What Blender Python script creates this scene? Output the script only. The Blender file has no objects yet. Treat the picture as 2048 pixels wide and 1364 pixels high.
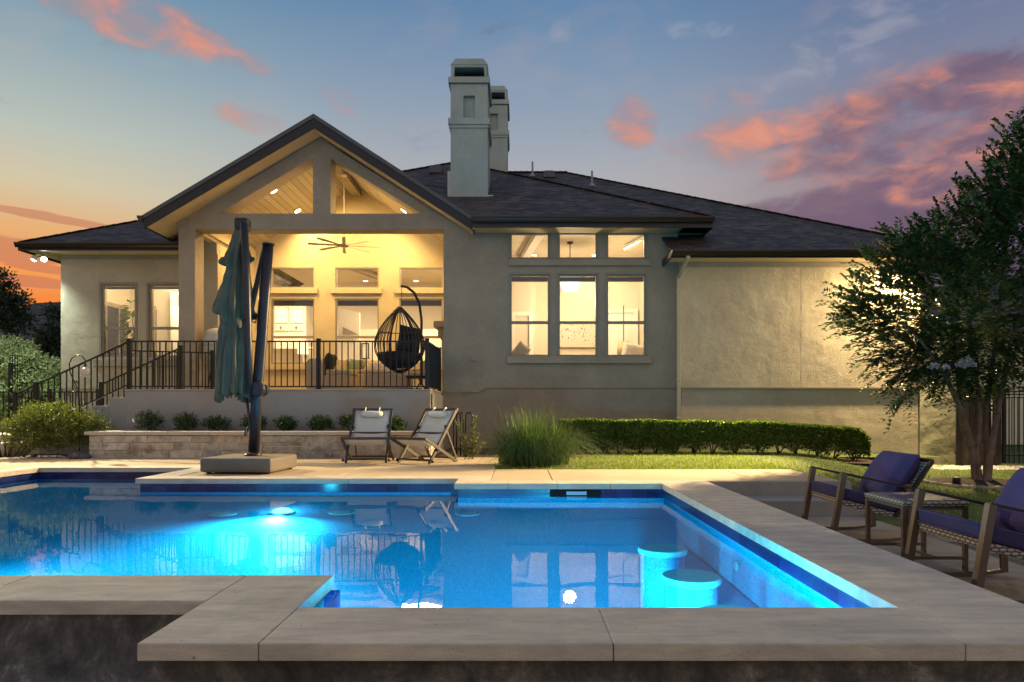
import bpy, bmesh, math, random
from mathutils import Vector, Matrix
from mathutils.geometry import tessellate_polygon
import numpy as np
R = math.radians
rng = random.Random(7)
scene = bpy.context.scene
COL = scene.collection
# ------------------------------------------------------------------ camera
F = 1342.0; CX = 1038.0; CY = 817.0; H = 0.82          # focal length and principal point in photo pixels, eye height
cam_d = bpy.data.cameras.new('camera'); cam = bpy.data.objects.new('camera', cam_d); COL.objects.link(cam)
cam.location = (0, 0, H); cam.rotation_euler = (R(90), 0, 0)
cam_d.sensor_width = 36; cam_d.lens = F/2048*36
cam_d.shift_x = -(CX-1024)/2048; cam_d.shift_y = (CY-682)/2048
cam_d.clip_end = 2000; cam_d.clip_start = .05
scene.camera = cam
scene.view_settings.view_transform = 'Standard'; scene.view_settings.look = 'None'
scene.view_settings.exposure = 0; scene.view_settings.gamma = 1
cy = scene.cycles
cy.use_denoising = True
try: cy.denoiser = 'OPENIMAGEDENOISE'
except Exception: pass
cy.max_bounces = 8; cy.diffuse_bounces = 4; cy.glossy_bounces = 4; cy.transparent_max_bounces = 24
cy.transmission_bounces = 6; cy.caustics_reflective = False; cy.caustics_refractive = False
cy.sample_clamp_indirect = 4.0; cy.use_adaptive_sampling = True; cy.adaptive_threshold = .015

def at(px, py, Y):                      # the point at depth Y seen at a photo pixel
    return Vector(((px-CX)*Y/F, Y, H-(py-CY)*Y/F))
def s2l(c):
    c = c/255.0
    return c/12.92 if c <= .04045 else ((c+.055)/1.055)**2.4
def rgb(r, g, b): return (s2l(r), s2l(g), s2l(b), 1)

# ------------------------------------------------------------------ node helper
class NT:
    def __init__(s, tree): s.t = tree; s.n = tree.nodes; s.l = tree.links
    def node(s, typ, **kw):
        n = s.n.new(typ)
        for k, v in kw.items(): setattr(n, k, v)
        return n
    def put(s, sock, v):
        if isinstance(v, bpy.types.NodeSocket): s.l.new(v, sock)
        elif v is not None: sock.default_value = v
    def m(s, op, a, b=None, c=None, clamp=False):
        n = s.node('ShaderNodeMath', operation=op); n.use_clamp = clamp
        s.put(n.inputs[0], a)
        if b is not None: s.put(n.inputs[1], b)
        if c is not None: s.put(n.inputs[2], c)
        return n.outputs[0]
    def ramp(s, fac, stops, interp='LINEAR'):
        n = s.node('ShaderNodeValToRGB'); cr = n.color_ramp; cr.interpolation = interp
        while len(cr.elements) > 1: cr.elements.remove(cr.elements[-1])
        cr.elements[0].position = stops[0][0]; cr.elements[0].color = stops[0][1]
        for p, c in stops[1:]:
            e = cr.elements.new(p); e.color = c
        s.put(n.inputs[0], fac); return n.outputs[0]
    def mix(s, fac, a, b, blend='MIX'):
        n = s.node('ShaderNodeMix', data_type='RGBA', blend_type=blend)
        s.put(n.inputs[0], fac); s.put(n.inputs[6], a); s.put(n.inputs[7], b); return n.outputs[2]
    def noise(s, vec, scale, detail=4, rough=.5, dist=0):
        n = s.node('ShaderNodeTexNoise'); s.put(n.inputs['Vector'], vec)
        n.inputs['Scale'].default_value = scale; n.inputs['Detail'].default_value = detail
        n.inputs['Roughness'].default_value = rough; n.inputs['Distortion'].default_value = dist
        return n.outputs[0]
    def mr(s, v, a, b, c=0., d=1., smooth=False):
        n = s.node('ShaderNodeMapRange'); n.interpolation_type = 'SMOOTHSTEP' if smooth else 'LINEAR'
        s.put(n.inputs[0], v)
        for i, q in enumerate((a, b, c, d)): s.put(n.inputs[i+1], q)
        return n.outputs[0]
    def comb(s, x, y, z):
        n = s.node('ShaderNodeCombineXYZ')
        for i, q in enumerate((x, y, z)): s.put(n.inputs[i], q)
        return n.outputs[0]
    def sep(s, v):
        n = s.node('ShaderNodeSeparateXYZ'); s.put(n.inputs[0], v); return n.outputs

# ------------------------------------------------------------------ sky: dusk gradient by direction, with procedural clouds
world = bpy.data.worlds.new('World'); scene.world = world; world.use_nodes = True
w = NT(world.node_tree); w.n.clear()
tc = w.node('ShaderNodeTexCoord')
sx, sy, sz = w.sep(tc.outputs['Generated'])
az = w.m('ARCTAN2', sx, sy); el = w.m('ARCSINE', sz)
e01 = w.mr(el, 0.0, R(60))
def stops(lst): return [(a/60.0, rgb(*c)) for a, c in lst]
left = w.ramp(e01, stops([(0, (226,88,40)), (6, (244,124,52)), (9.5, (250,158,78)), (12.5, (232,178,120)), (15.5, (212,200,168)), (19, (186,194,184)), (24, (148,170,180)), (30, (104,144,172)), (45, (92,120,158)), (60, (124,142,174))]))
mid = w.ramp(e01, stops([(0, (226,150,110)), (9, (206,168,146)), (14, (190,184,176)), (19, (172,174,180)), (24, (144,160,180)), (31, (102,136,172)), (45, (92,120,158)), (60, (124,142,174))]))
right = w.ramp(e01, stops([(0, (100,84,104)), (9, (102,88,110)), (14, (124,106,126)), (19, (142,130,148)), (24, (126,132,158)), (31, (84,114,154)), (45, (92,120,158)), (60, (124,142,174))]))
base = w.mix(w.mr(az, R(-36), R(-6), smooth=True), left, mid)
base = w.mix(w.mr(az, R(6), R(33), smooth=True), base, right)
# behind the viewer the unseen sky is brightened and warmed to light the front walls
back = w.ramp(e01, stops([(0, (232,208,190)), (15, (224,210,202)), (40, (172,176,190)), (60, (130,146,176))]))
base = w.mix(w.mr(sy, .25, -.35, smooth=True), base, back)
def ae(px, py):
    a = math.atan((px-CX)/F); return a, math.atan((CY-py)/F*math.cos(a))
def blob(px, py, rx, ry, rot=0, amp=1.0):
    a, e = ae(px, py); c, s = math.cos(R(rot)), math.sin(R(rot))
    da = w.m('SUBTRACT', az, a); de = w.m('SUBTRACT', el, e)
    u = w.m('ADD', w.m('MULTIPLY', da, c/(rx/F)), w.m('MULTIPLY', de, s/(rx/F)))
    v = w.m('SUBTRACT', w.m('MULTIPLY', de, c/(ry/F)), w.m('MULTIPLY', da, s/(ry/F)))
    d = w.m('ADD', w.m('MULTIPLY', u, u), w.m('MULTIPLY', v, v))
    return w.mr(d, 0, 1, amp, 0, smooth=True)
def union(bl):
    r = bl[0]
    for b in bl[1:]: r = w.m('MAXIMUM', r, b)
    return r
nv = w.comb(w.m('MULTIPLY', az, 5.0), w.m('MULTIPLY', el, 11.0), .3)
n1 = w.noise(nv, 1.7, 9, .58, .35); n2 = w.noise(nv, 3.3, 7, .55, .5); n3 = w.noise(nv, .9, 5, .5, .5)
# grey violet bank low on the right
bank = union([blob(1850, 425, 420, 110, 6), blob(2060, 270, 200, 120, 0, .8), blob(1780, 250, 290, 90, 12, .7), blob(1560, 430, 260, 50, 5, .8)])
dbank = w.mr(w.m('ADD', n1, w.m('MULTIPLY', bank, .55)), .62, .90, smooth=True)
col = w.mix(w.m('MULTIPLY', dbank, .8), base, rgb(112, 88, 112))
# thin pale veils
veil = w.mr(w.m('ADD', n3, w.m('MULTIPLY', n2, .5)), .72, 1.0, smooth=True)
col = w.mix(w.m('MULTIPLY', veil, .10), col, rgb(222, 176, 160))
pinks = union([blob(1530, 280, 240, 75, -4, 1.0), blob(1720, 235, 230, 100, 16, .85), blob(1890, 270, 190, 120, -30, .8), blob(1870, 372, 120, 60, 8, .9),
               blob(1264, 246, 78, 62, -10, 1.25), blob(1980, 175, 120, 44, 0, .6), blob(1640, 340, 200, 60, 0, .7), blob(1440, 214, 100, 36, 0, .5),
               blob(215, 22, 220, 52, -8, .95), blob(400, 78, 180, 42, -14, .9), blob(490, 235, 120, 34, -5, .6), blob(690, 205, 90, 34, -15, .45)])
nm = w.m('ADD', w.m('MULTIPLY', n1, .55), w.m('MULTIPLY', n2, .45))
dp = w.mr(w.m('ADD', w.m('MULTIPLY', w.m('SUBTRACT', nm, .5), 3.2), w.m('MULTIPLY', pinks, 1.0)), .30, 1.45, smooth=True)
dp = w.m('MULTIPLY', dp, w.mr(pinks, 0, .35, smooth=True))
pc = w.ramp(w.m('ADD', w.m('MULTIPLY', n2, .9), w.m('MULTIPLY', dp, .3)), [(.33, rgb(150,122,134)), (.58, rgb(186,138,132)), (.82, rgb(222,144,122)), (1, rgb(238,156,124))])
col = w.mix(w.m('MULTIPLY', dp, .85), col, pc)
# low mauve streaks over the orange horizon, left
st = union([blob(120, 438, 130, 9, -3), blob(20, 500, 130, 26), blob(150, 545, 120, 10, -2), blob(30, 560, 150, 12)])
ds = w.mr(w.m('ADD', n2, w.m('MULTIPLY', st, .6)), .62, .86, smooth=True)
col = w.mix(w.m('MULTIPLY', w.m('MULTIPLY', ds, w.mr(st, 0, .25)), .62), col, rgb(196, 120, 96))
wisps = union([blob(1390, 60, 110, 26, -8, .8), blob(1105, 65, 80, 34, 10, .6), blob(1740, 45, 260, 80, 20, .8)])
dw = w.mr(w.m('ADD', n2, w.m('MULTIPLY', wisps, .4)), .66, .95, smooth=True)
col = w.mix(w.m('MULTIPLY', w.m('MULTIPLY', dw, w.mr(wisps, 0, .8)), .28), col, rgb(190, 186, 192))
bg = w.node('ShaderNodeBackground'); w.put(bg.inputs[0], col); bg.inputs[1].default_value = 1.0
wo = w.node('ShaderNodeOutputWorld'); w.l.new(bg.outputs[0], wo.inputs[0])

# ------------------------------------------------------------------ object helpers
def tag(o, label=None, cat=None, group=None, kind=None):
    if label: o['label'] = label
    if cat: o['category'] = cat
    if group: o['group'] = group
    if kind: o['kind'] = kind
    return o
def thing(name, label, cat, loc=(0, 0, 0), group=None):
    o = bpy.data.objects.new(name, None); COL.objects.link(o); o.location = loc
    o.empty_display_size = .1
    return tag(o, label, cat, group)
def wloc(o):
    v = Vector((0, 0, 0))
    while o is not None: v += o.location; o = o.parent
    return v
def dup(root, loc, rz=0, label=None, scale=None):
    r = root.copy(); COL.objects.link(r); r.location = loc; r.rotation_euler = (0, 0, rz)
    if scale: r.scale = scale
    if label: r['label'] = label
    for ch in list(root.children):
        c = ch.copy(); COL.objects.link(c); c.parent = r
        for g in list(ch.children):
            d = g.copy(); COL.objects.link(d); d.parent = c
    return r
class MB:
    def __init__(s): s.v = []; s.f = []; s.sm = []
    def add(s, vs, fs, smooth=False):
        b = len(s.v); s.v += [tuple(v) for v in vs]; s.f += [tuple(b+i for i in f) for f in fs]; s.sm += [smooth]*len(fs); return s
    def box(s, x0, x1, y0, y1, z0, z1):
        v = [(x, y, z) for x in (x0, x1) for y in (y0, y1) for z in (z0, z1)]
        return s.add(v, [(0,1,3,2), (4,6,7,5), (0,4,5,1), (2,3,7,6), (0,2,6,4), (1,5,7,3)])
    def obox(s, c, ax, ay, az_, sx, sy_, sz_):          # oriented box
        c = Vector(c); ax = Vector(ax).normalized()*sx/2; ay = Vector(ay).normalized()*sy_/2; az_ = Vector(az_).normalized()*sz_/2
        v = [c+ax*i+ay*j+az_*k for i in (-1, 1) for j in (-1, 1) for k in (-1, 1)]
        return s.add(v, [(0,1,3,2), (4,6,7,5), (0,4,5,1), (2,3,7,6), (0,2,6,4), (1,5,7,3)])
    def bar(s, p, q, a=.03, b=.03, up=(0, 0, 1)):
        p, q = Vector(p), Vector(q); d = (q-p); u = Vector(up)
        side = d.cross(u)
        if side.length < 1e-5: side = d.cross(Vector((0, 1, 0)))
        side.normalize(); u2 = side.cross(d).normalized()
        return s.obox((p+q)/2, d, side, u2, d.length, a, b)
    def tube(s, pts, r, n=8, cap=True, smooth=True, flat=1.0):
        pts = [Vector(p) for p in pts]; m = len(pts)
        rs = list(r) if isinstance(r, (list, tuple)) else [r]*m
        vs = []; prev = None
        for i, p in enumerate(pts):
            d = (pts[min(i+1, m-1)]-pts[max(i-1, 0)]).normalized()
            if prev is None:
                a = d.cross(Vector((0, 0, 1)))
                if a.length < .1: a = d.cross(Vector((0, 1, 0)))
            else: a = prev-d*prev.dot(d)
            a.normalize(); prev = a; b = d.cross(a)
            for k in range(n):
                t = 2*math.pi*k/n; vs.append(p+a*math.cos(t)*rs[i]+b*math.sin(t)*rs[i]*flat)
        fs = [(i*n+k, i*n+(k+1) % n, (i+1)*n+(k+1) % n, (i+1)*n+k) for i in range(m-1) for k in range(n)]
        s.add(vs, fs, smooth)
        if cap:
            b0 = len(s.v)-len(vs)
            s.f += [tuple(b0+k for k in reversed(range(n))), tuple(b0+(m-1)*n+k for k in range(n))]; s.sm += [False, False]
        return s
    def lathe(s, prof, c=(0, 0, 0), n=24, smooth=True, sx=1, sy_=1):
        c = Vector(c); m = len(prof); vs = []
        for r_, z in prof:
            for k in range(n):
                t = 2*math.pi*k/n; vs.append(c+Vector((math.cos(t)*r_*sx, math.sin(t)*r_*sy_, z)))
        fs = [(i*n+k, i*n+(k+1) % n, (i+1)*n+(k+1) % n, (i+1)*n+k) for i in range(m-1) for k in range(n)]
        s.add(vs, fs, smooth)
        b0 = len(s.v)-len(vs)
        s.f += [tuple(b0+k for k in reversed(range(n))), tuple(b0+(m-1)*n+k for k in range(n))]; s.sm += [False, False]
        return s
    def prism(s, poly, axis, a, b):                     # poly in the two other axes
        n = len(poly)
        def mk(p, t):
            if axis == 'x': return (t, p[0], p[1])
            if axis == 'y': return (p[0], t, p[1])
            return (p[0], p[1], t)
        vs = [mk(p, a) for p in poly]+[mk(p, b) for p in poly]
        fs = [tuple(range(n)), tuple(reversed(range(n, 2*n)))]+[(i, i+n, (i+1) % n+n, (i+1) % n) for i in range(n)]
        return s.add(vs, fs)
    def plate(s, outer, holes, y0, y1):                 # upright plate in x,z with openings, between depths y0 and y1
        loops = [outer]+list(holes)
        tri = tessellate_polygon([[Vector((p[0], p[1], 0)) for p in L] for L in loops])
        flat = [p for L in loops for p in L]; n = len(flat)
        vs = [(p[0], y0, p[1]) for p in flat]+[(p[0], y1, p[1]) for p in flat]
        fs = []
        for t in tri: fs += [tuple(t), tuple(i+n for i in reversed(t))]
        b = 0
        for L in loops:
            for i in range(len(L)):
                j = (i+1) % len(L); fs.append((b+i, b+j, b+j+n, b+i+n))
            b += len(L)
        return s.add(vs, fs)
    def slab(s, pts, th):                               # polygon in space thickened downwards
        n = len(pts); vs = [tuple(p) for p in pts]+[(p[0], p[1], p[2]-th) for p in pts]
        return s.add(vs, [tuple(range(n)), tuple(reversed(range(n, 2*n)))]+[(i, i+n, (i+1) % n+n, (i+1) % n) for i in range(n)])
    def build(s, name, mat, parent=None, bevel=0, subsurf=0, uv=None, fix=True, solid=0):
        me = bpy.data.meshes.new(name)
        off = wloc(parent) if parent is not None else Vector((0, 0, 0))
        if parent is None and s.v:
            xs = [v[0] for v in s.v]; ys = [v[1] for v in s.v]; zs = [v[2] for v in s.v]
            off = Vector(((min(xs)+max(xs))/2, (min(ys)+max(ys))/2, min(zs)))
        me.from_pydata([(v[0]-off.x, v[1]-off.y, v[2]-off.z) for v in s.v], [], s.f)
        me.polygons.foreach_set('use_smooth', s.sm)
        if uv is not None:
            lay = me.uv_layers.new(name='UVMap'); data = []
            for l in me.loops:
                q = s.v[l.vertex_index]; data += list(uv(q))
            lay.data.foreach_set('uv', data)
        if fix or bevel:
            bm = bmesh.new(); bm.from_mesh(me)
            if fix: bmesh.ops.recalc_face_normals(bm, faces=bm.faces)
            if bevel:
                ed = [e for e in bm.edges if len(e.link_faces) == 2 and e.calc_face_angle(0) > .6]
                bmesh.ops.bevel(bm, geom=ed, offset=bevel, segments=2, affect='EDGES', profile=.6)
            bm.to_mesh(me); bm.free()
        me.materials.append(mat)
        o = bpy.data.objects.new(name, me); COL.objects.link(o)
        if parent is not None: o.parent = parent
        else: o.location = off
        if solid:
            md = o.modifiers.new('solid', 'SOLIDIFY'); md.thickness = solid
        if subsurf:
            md = o.modifiers.new('sub', 'SUBSURF'); md.levels = subsurf; md.render_levels = subsurf
        return o
def light(kind, name, parent, loc, power, color=(1, 1, 1), size=.1, rot=None, target=None, spot=None, blend=.5, size_y=None):
    d = bpy.data.lights.new(name, kind); d.energy = power; d.color = color
    if kind == 'AREA':
        d.size = size
        if size_y: d.shape = 'RECTANGLE'; d.size_y = size_y
    else: d.shadow_soft_size = size
    if kind == 'SPOT': d.spot_size = R(spot); d.spot_blend = blend
    o = bpy.data.objects.new(name, d); COL.objects.link(o)
    off = wloc(parent) if parent else Vector((0, 0, 0))
    o.location = Vector(loc)-off
    if parent: o.parent = parent
    if target is not None: o.rotation_euler = (Vector(target)-Vector(loc)).to_track_quat('-Z', 'Y').to_euler()
    elif rot: o.rotation_euler = rot
    return o

# ------------------------------------------------------------------ materials
MATS = {}
def mat(name, color, rough=.7, var=.12, vscale=3., bump=0., bscale=60., big=0., bigscale=4., metal=0., spec=.4, coords='Object', coat=0., emit=None, estr=0., stain=0.):
    if name in MATS: return MATS[name]
    m = bpy.data.materials.new(name); m.use_nodes = True; t = NT(m.node_tree); b = t.n['Principled BSDF']
    tcx = t.node('ShaderNodeTexCoord').outputs[coords]
    c = tuple(color[:3])+(1,)
    if var:
        n = t.noise(tcx, vscale, 5, .6); n_b = t.noise(tcx, vscale*9, 4, .6)
        f = t.m('ADD', t.m('MULTIPLY', n, .7), t.m('MULTIPLY', n_b, .3))
        lo = tuple(max(0, q*(1-var*2)) for q in c[:3])+(1,); hi = tuple(min(1, q*(1+var*2)) for q in c[:3])+(1,)
        colr = t.ramp(f, [(.3, lo), (.7, hi)])
        if stain:
            sn = t.noise(tcx, 1.3, 7, .65, .6)
            colr = t.mix(t.mr(sn, .52, .72, 0, stain, True), colr, tuple(q*.45 for q in c[:3])+(1,))
        t.put(b.inputs['Base Color'], colr)
    else: b.inputs['Base Color'].default_value = c
    b.inputs['Roughness'].default_value = rough; b.inputs['Metallic'].default_value = metal
    b.inputs['Specular IOR Level'].default_value = spec
    if coat: b.inputs['Coat Weight'].default_value = coat
    if emit: b.inputs['Emission Color'].default_value = tuple(emit)+(1,); b.inputs['Emission Strength'].default_value = estr
    nrm = None
    if big:
        bn = t.node('ShaderNodeBump'); bn.inputs['Strength'].default_value = big; bn.inputs['Distance'].default_value = .09
        t.put(bn.inputs['Height'], t.noise(tcx, bigscale, 2.5, .45, .1)); nrm = bn.outputs[0]
    if bump:
        bn = t.node('ShaderNodeBump'); bn.inputs['Strength'].default_value = bump; bn.inputs['Distance'].default_value = .01
        t.put(bn.inputs['Height'], t.noise(tcx, bscale, 5, .65))
        if nrm: t.l.new(nrm, bn.inputs['Normal'])
        nrm = bn.outputs[0]
    if nrm: t.l.new(nrm, b.inputs['Normal'])
    MATS[name] = m; return m
def leafmat(name, c1, c2, c3=None, rough=.45, trans=.25):
    m = bpy.data.materials.new(name); m.use_nodes = True; t = NT(m.node_tree); b = t.n['Principled BSDF']
    g = t.node('ShaderNodeNewGeometry')
    st = [(0, c1+(1,)), (.6, c2+(1,))]+([(.92, c3+(1,))] if c3 else [])
    colr = t.ramp(g.outputs['Random Per Island'], st)
    t.put(b.inputs['Base Color'], colr); b.inputs['Roughness'].default_value = rough; b.inputs['Specular IOR Level'].default_value = .35
    tr = t.node('ShaderNodeBsdfTranslucent'); t.put(tr.inputs[0], t.mix(1, colr, (1.2, 1.3, .5, 1), 'MULTIPLY'))
    mx = t.node('ShaderNodeMixShader'); mx.inputs[0].default_value = trans
    t.l.new(b.outputs[0], mx.inputs[1]); t.l.new(tr.outputs[0], mx.inputs[2]); t.l.new(mx.outputs[0], t.n['Material Output'].inputs[0])
    return m
def emis(name, color, strength):
    m = bpy.data.materials.new(name); m.use_nodes = True; t = NT(m.node_tree); t.n.clear()
    e = t.node('ShaderNodeEmission'); e.inputs[0].default_value = tuple(color)+(1,); e.inputs[1].default_value = strength
    o = t.node('ShaderNodeOutputMaterial'); t.l.new(e.outputs[0], o.inputs[0]); return m
def island_mat(name, cols, rough=.85, bump=.3, bscale=30, vs=8, spec=.3, stain=None):
    m = bpy.data.materials.new(name); m.use_nodes = True; t = NT(m.node_tree); b = t.n['Principled BSDF']
    g = t.node('ShaderNodeNewGeometry'); tcx = t.node('ShaderNodeTexCoord').outputs['Object']
    k = len(cols)-1
    c = t.ramp(g.outputs['Random Per Island'], [(i/k*.95, q+(1,)) for i, q in enumerate(cols)])
    n = t.noise(tcx, vs, 6, .65, .3)
    c = t.mix(1, c, t.ramp(n, [(.3, (.6, .6, .6, 1)), (.7, (1.25, 1.25, 1.25, 1))]), 'MULTIPLY')
    if stain:
        c = t.mix(t.mr(t.noise(tcx, 2.3, 6, .7, .5), .52, .68, 0, .7, True), c, stain+(1,))
    t.put(b.inputs['Base Color'], c); b.inputs['Roughness'].default_value = rough; b.inputs['Specular IOR Level'].default_value = spec
    bn = t.node('ShaderNodeBump'); bn.inputs['Strength'].default_value = bump; bn.inputs['Distance'].default_value = .02
    t.put(bn.inputs['Height'], t.noise(tcx, bscale, 6, .65)); t.l.new(bn.outputs[0], b.inputs['Normal'])
    return m
def glassmat(name, refl=1.0, tint=(1, 1, 1, 1)):
    m = bpy.data.materials.new(name); m.use_nodes = True; t = NT(m.node_tree); t.n.clear()
    tr = t.node('ShaderNodeBsdfTransparent'); tr.inputs[0].default_value = tint
    gl = t.node('ShaderNodeBsdfGlossy'); gl.inputs['Roughness'].default_value = .01
    fr = t.node('ShaderNodeFresnel'); fr.inputs[0].default_value = 1.45
    mx = t.node('ShaderNodeMixShader'); t.l.new(t.m('MULTIPLY', fr.outputs[0], refl), mx.inputs[0])
    t.l.new(tr.outputs[0], mx.inputs[1]); t.l.new(gl.outputs[0], mx.inputs[2])
    o = t.node('ShaderNodeOutputMaterial'); t.l.new(mx.outputs[0], o.inputs[0]); return m

M_stucco = mat('stucco', (.29, .245, .185), .95, .10, 1.2, .6, 55, .3, 3)
M_stucco_rough = mat('rough_stucco', (.38, .33, .24), .95, .09, 1.0, 1.0, 48, .30, 3.0)
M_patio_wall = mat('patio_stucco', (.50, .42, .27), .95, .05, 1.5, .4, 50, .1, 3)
M_chimney = mat('chimney_stucco', (.35, .40, .365), .95, .09, 1.0, .5, 45, .2, 3, stain=.25)
M_trim = mat('painted_trim', (.25, .22, .175), .8, .05, 2, .3, 70)
M_winframe = mat('window_frame', (.26, .23, .18), .5, .03, 5)
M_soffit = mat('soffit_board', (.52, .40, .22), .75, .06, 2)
M_fascia = mat('dark_fascia', (.022, .019, .022), .45, .15, 5)
M_gutter = mat('bronze_gutter', (.035, .022, .016), .3, .1, 6, metal=.3)
M_rake = mat('rake_board', (.020, .020, .023), .6, .1, 6)
M_drip = mat('rake_edge', (.07, .072, .078), .5, .1, 8)
M_black = mat('black_metal', (.008, .0075, .008), .45, .2, 12, spec=.3)
M_white = mat('white_paint', (.72, .68, .60), .6, .02, 2)
M_cream = mat('interior_wall', (.62, .55, .42), .9, .02, 1)
M_intfloor = mat('interior_floor', (.30, .22, .15), .5, .15, 6)
M_glass = glassmat('window_glass')
M_blind = mat('roller_blind', (.10, .09, .075), .8, .05, 4)
M_dark = mat('dark_void', (.01, .01, .011), .9, 0)
# ================================================================== SETTING
def sstep(t): t = max(0., min(1., t)); return t*t*(3-2*t)
def ground_h(x, y):
    h = -.02-.305*sstep((x-2.5-(y-7.5)*.45)/3.0)
    if x > 3.6 and y < 8.3: h = h*(1-sstep((8.3-y)/1.6))+(-.335)*sstep((8.3-y)/1.6)
    return h
m = bpy.data.materials.new('lawn_soil'); m.use_nodes = True; t = NT(m.node_tree); b = t.n['Principled BSDF']
o_ = t.node('ShaderNodeTexCoord').outputs['Object']
t.put(b.inputs['Base Color'], t.ramp(t.m('ADD', t.m('MULTIPLY', t.noise(o_, 1.2, 5), .5), t.m('MULTIPLY', t.noise(o_, 40, 4), .5)), [(.35, (.045, .075, .014, 1)), (.65, (.115, .16, .03, 1))]))
b.inputs['Roughness'].default_value = .95
bn = t.node('ShaderNodeBump'); bn.inputs['Strength'].default_value = .8; bn.inputs['Distance'].default_value = .03
t.put(bn.inputs['Height'], t.noise(o_, 90, 4, .7)); t.l.new(bn.outputs[0], b.inputs['Normal']); M_lawn = m
M_farground = mat('far_ground', (.05, .055, .025), .95, .2, .3)
M_mulch = mat('mulch', (.035, .02, .013), .95, .3, 14, 1.0, 60, .6, 20)
M_deck = mat('concrete_deck', (.44, .34, .22), .85, .06, 1.6, .35, 90, 0, 3, stain=.22)
M_lower = mat('lower_concrete', (.36, .29, .21), .88, .09, 2.2, .5, 110, 0, 3, stain=.5)
M_step = mat('step_concrete', (.26, .25, .23), .88, .08, 2.2, .4, 90, stain=.3)

MB().add([(-400, -60, -1.25), (400, -60, -1.25), (400, 900, -1.25), (-400, 900, -1.25)], [(0, 1, 2, 3)]).build('ground', M_farground)['kind'] = 'structure'
# side and rear yards, at deck level
g = MB()
for (x0, x1, y0, y1, z) in ((-60, -12, 2, 60, -.05), (-12, -6.95, 11.3, 60, -.05), (-6.95, 8.2, 13.0, 60, -.12), (9.5, 60, 14.05, 70, -.36)):
    g.add([(x0, y0, z), (x1, y0, z), (x1, y1, z), (x0, y1, z)], [(0, 1, 2, 3)])
g.build('terrain', M_lawn)['kind'] = 'structure'
lw = MB(); NX, NY = 60, 56
def gx(i): return -.42+i*(13.0)/NX
def gy(j): return .5+j*(14.05-.5)/NY
idx = {}
for i in range(NX+1):
    for j in range(NY+1): idx[i, j] = len(lw.v); lw.v.append((gx(i), gy(j), ground_h(gx(i), gy(j))))
for i in range(NX):
    for j in range(NY):
        cx_, cy_ = (gx(i)+gx(i+1))/2, (gy(j)+gy(j+1))/2
        if cx_ < 3.66 and cy_ < 9.0: continue
        if cx_ < 3.75 and cy_ < 8.0: continue
        lw.f.append((idx[i, j], idx[i+1, j], idx[i+1, j+1], idx[i, j+1])); lw.sm.append(True)
lw.build('lawn', M_lawn)['kind'] = 'structure'

M_grassblade = leafmat('grass_blade', (.06, .11, .012), (.15, .21, .03), (.30, .30, .09), .6, .35)
gb = MB(); r2 = random.Random(3)
def blade(mb, x, y, z, h, rr, wd):
    a = rr.uniform(0, 6.283); l = rr.uniform(.1, .6)*h; dx, dy = math.cos(a)*l, math.sin(a)*l; px_, py_ = -math.sin(a)*wd, math.cos(a)*wd
    mb.add([(x-px_, y-py_, z), (x+px_, y+py_, z), (x+dx, y+dy, z+h)], [(0, 1, 2)])
for k in range(52000):
    x = r2.uniform(-.4, 10.5); y = r2.triangular(7.0, 13.8, 8.6) if x > 3.85 else r2.triangular(9.02, 13.6, 9.3)
    if x > 3.85 and r2.random() < .35: y = r2.uniform(3.2, 8)
    if x < .9 and y < 10.6 and r2.random() < .5: continue
    blade(gb, x, y, ground_h(x, y)-.002, r2.uniform(.02, .05), r2, .004)
tag(gb.build('grass', M_grassblade, fix=False), 'short lawn grass between pool deck and house', 'grass', kind='stuff')

# ------------------------------------------------------------------ pool deck
J = [-12, -9.2, -6.98, -4.5, -2.2, .385, 2.75, 3.68]
def deck_rect(mb, x0, x1, y0, y1, z=-.005, th=.14):
    cuts = sorted({x0, x1} | {q for q in J if x0+.02 < q < x1-.02})
    for a, b_ in zip(cuts, cuts[1:]):
        mb.box(a+(.005 if a > x0 else 0), b_-(.005 if b_ < x1 else 0), y0, y1, z-th, z)
d = MB()
deck_rect(d, -12, -.33, 9.64, 11.32)
deck_rect(d, -4.16, -.33, 8.205, 9.632)
deck_rect(d, -.324, 3.68, 7.675, 9.1)
deck_rect(d, -12, -6.99, 1.5, 9.632)
d.build('pavement', M_deck, bevel=.006)['kind'] = 'structure'
s_ = MB(); s_.box(2.13, 3.76, 7.585, 7.672, -.5, -.004); s_.box(2.13, 3.86, 7.17, 7.582, -.5, -.163); 
tag(s_.build('concrete_steps', M_step, bevel=.012), 'two concrete steps down from the deck to the rocking chairs', 'steps')
l_ = MB()
for a, b_ in ((.3, 3.3), (3.31, 5.35), (5.36, 7.166)): l_.box(2.10, 3.84, a, b_, -.55, -.335)
l_.build('lower_pavement', M_lower, bevel=.006)['kind'] = 'structure'
bd = MB(); bd.add([(-1.44, 11.33, -.012), (1.1, 11.33, -.012), (1.1, 9.9, -.012), (1.1, 14.0, .0), (-1.44, 14.0, .0)], [(0, 1, 3, 4)])
bd.add([(.6, 11.6, .002), (6.7, 11.75, -.16), (6.7, 13.8, -.16), (.6, 13.8, .002)], [(0, 1, 2, 3)])
bd.add([(-12, 11.33, -.01), (-7.27, 11.33, -.01), (-7.27, 12.3, -.01), (-12, 12.3, -.01)], [(0, 1, 2, 3)])
bd.build('bed_ground', M_mulch)['kind'] = 'structure'

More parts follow.
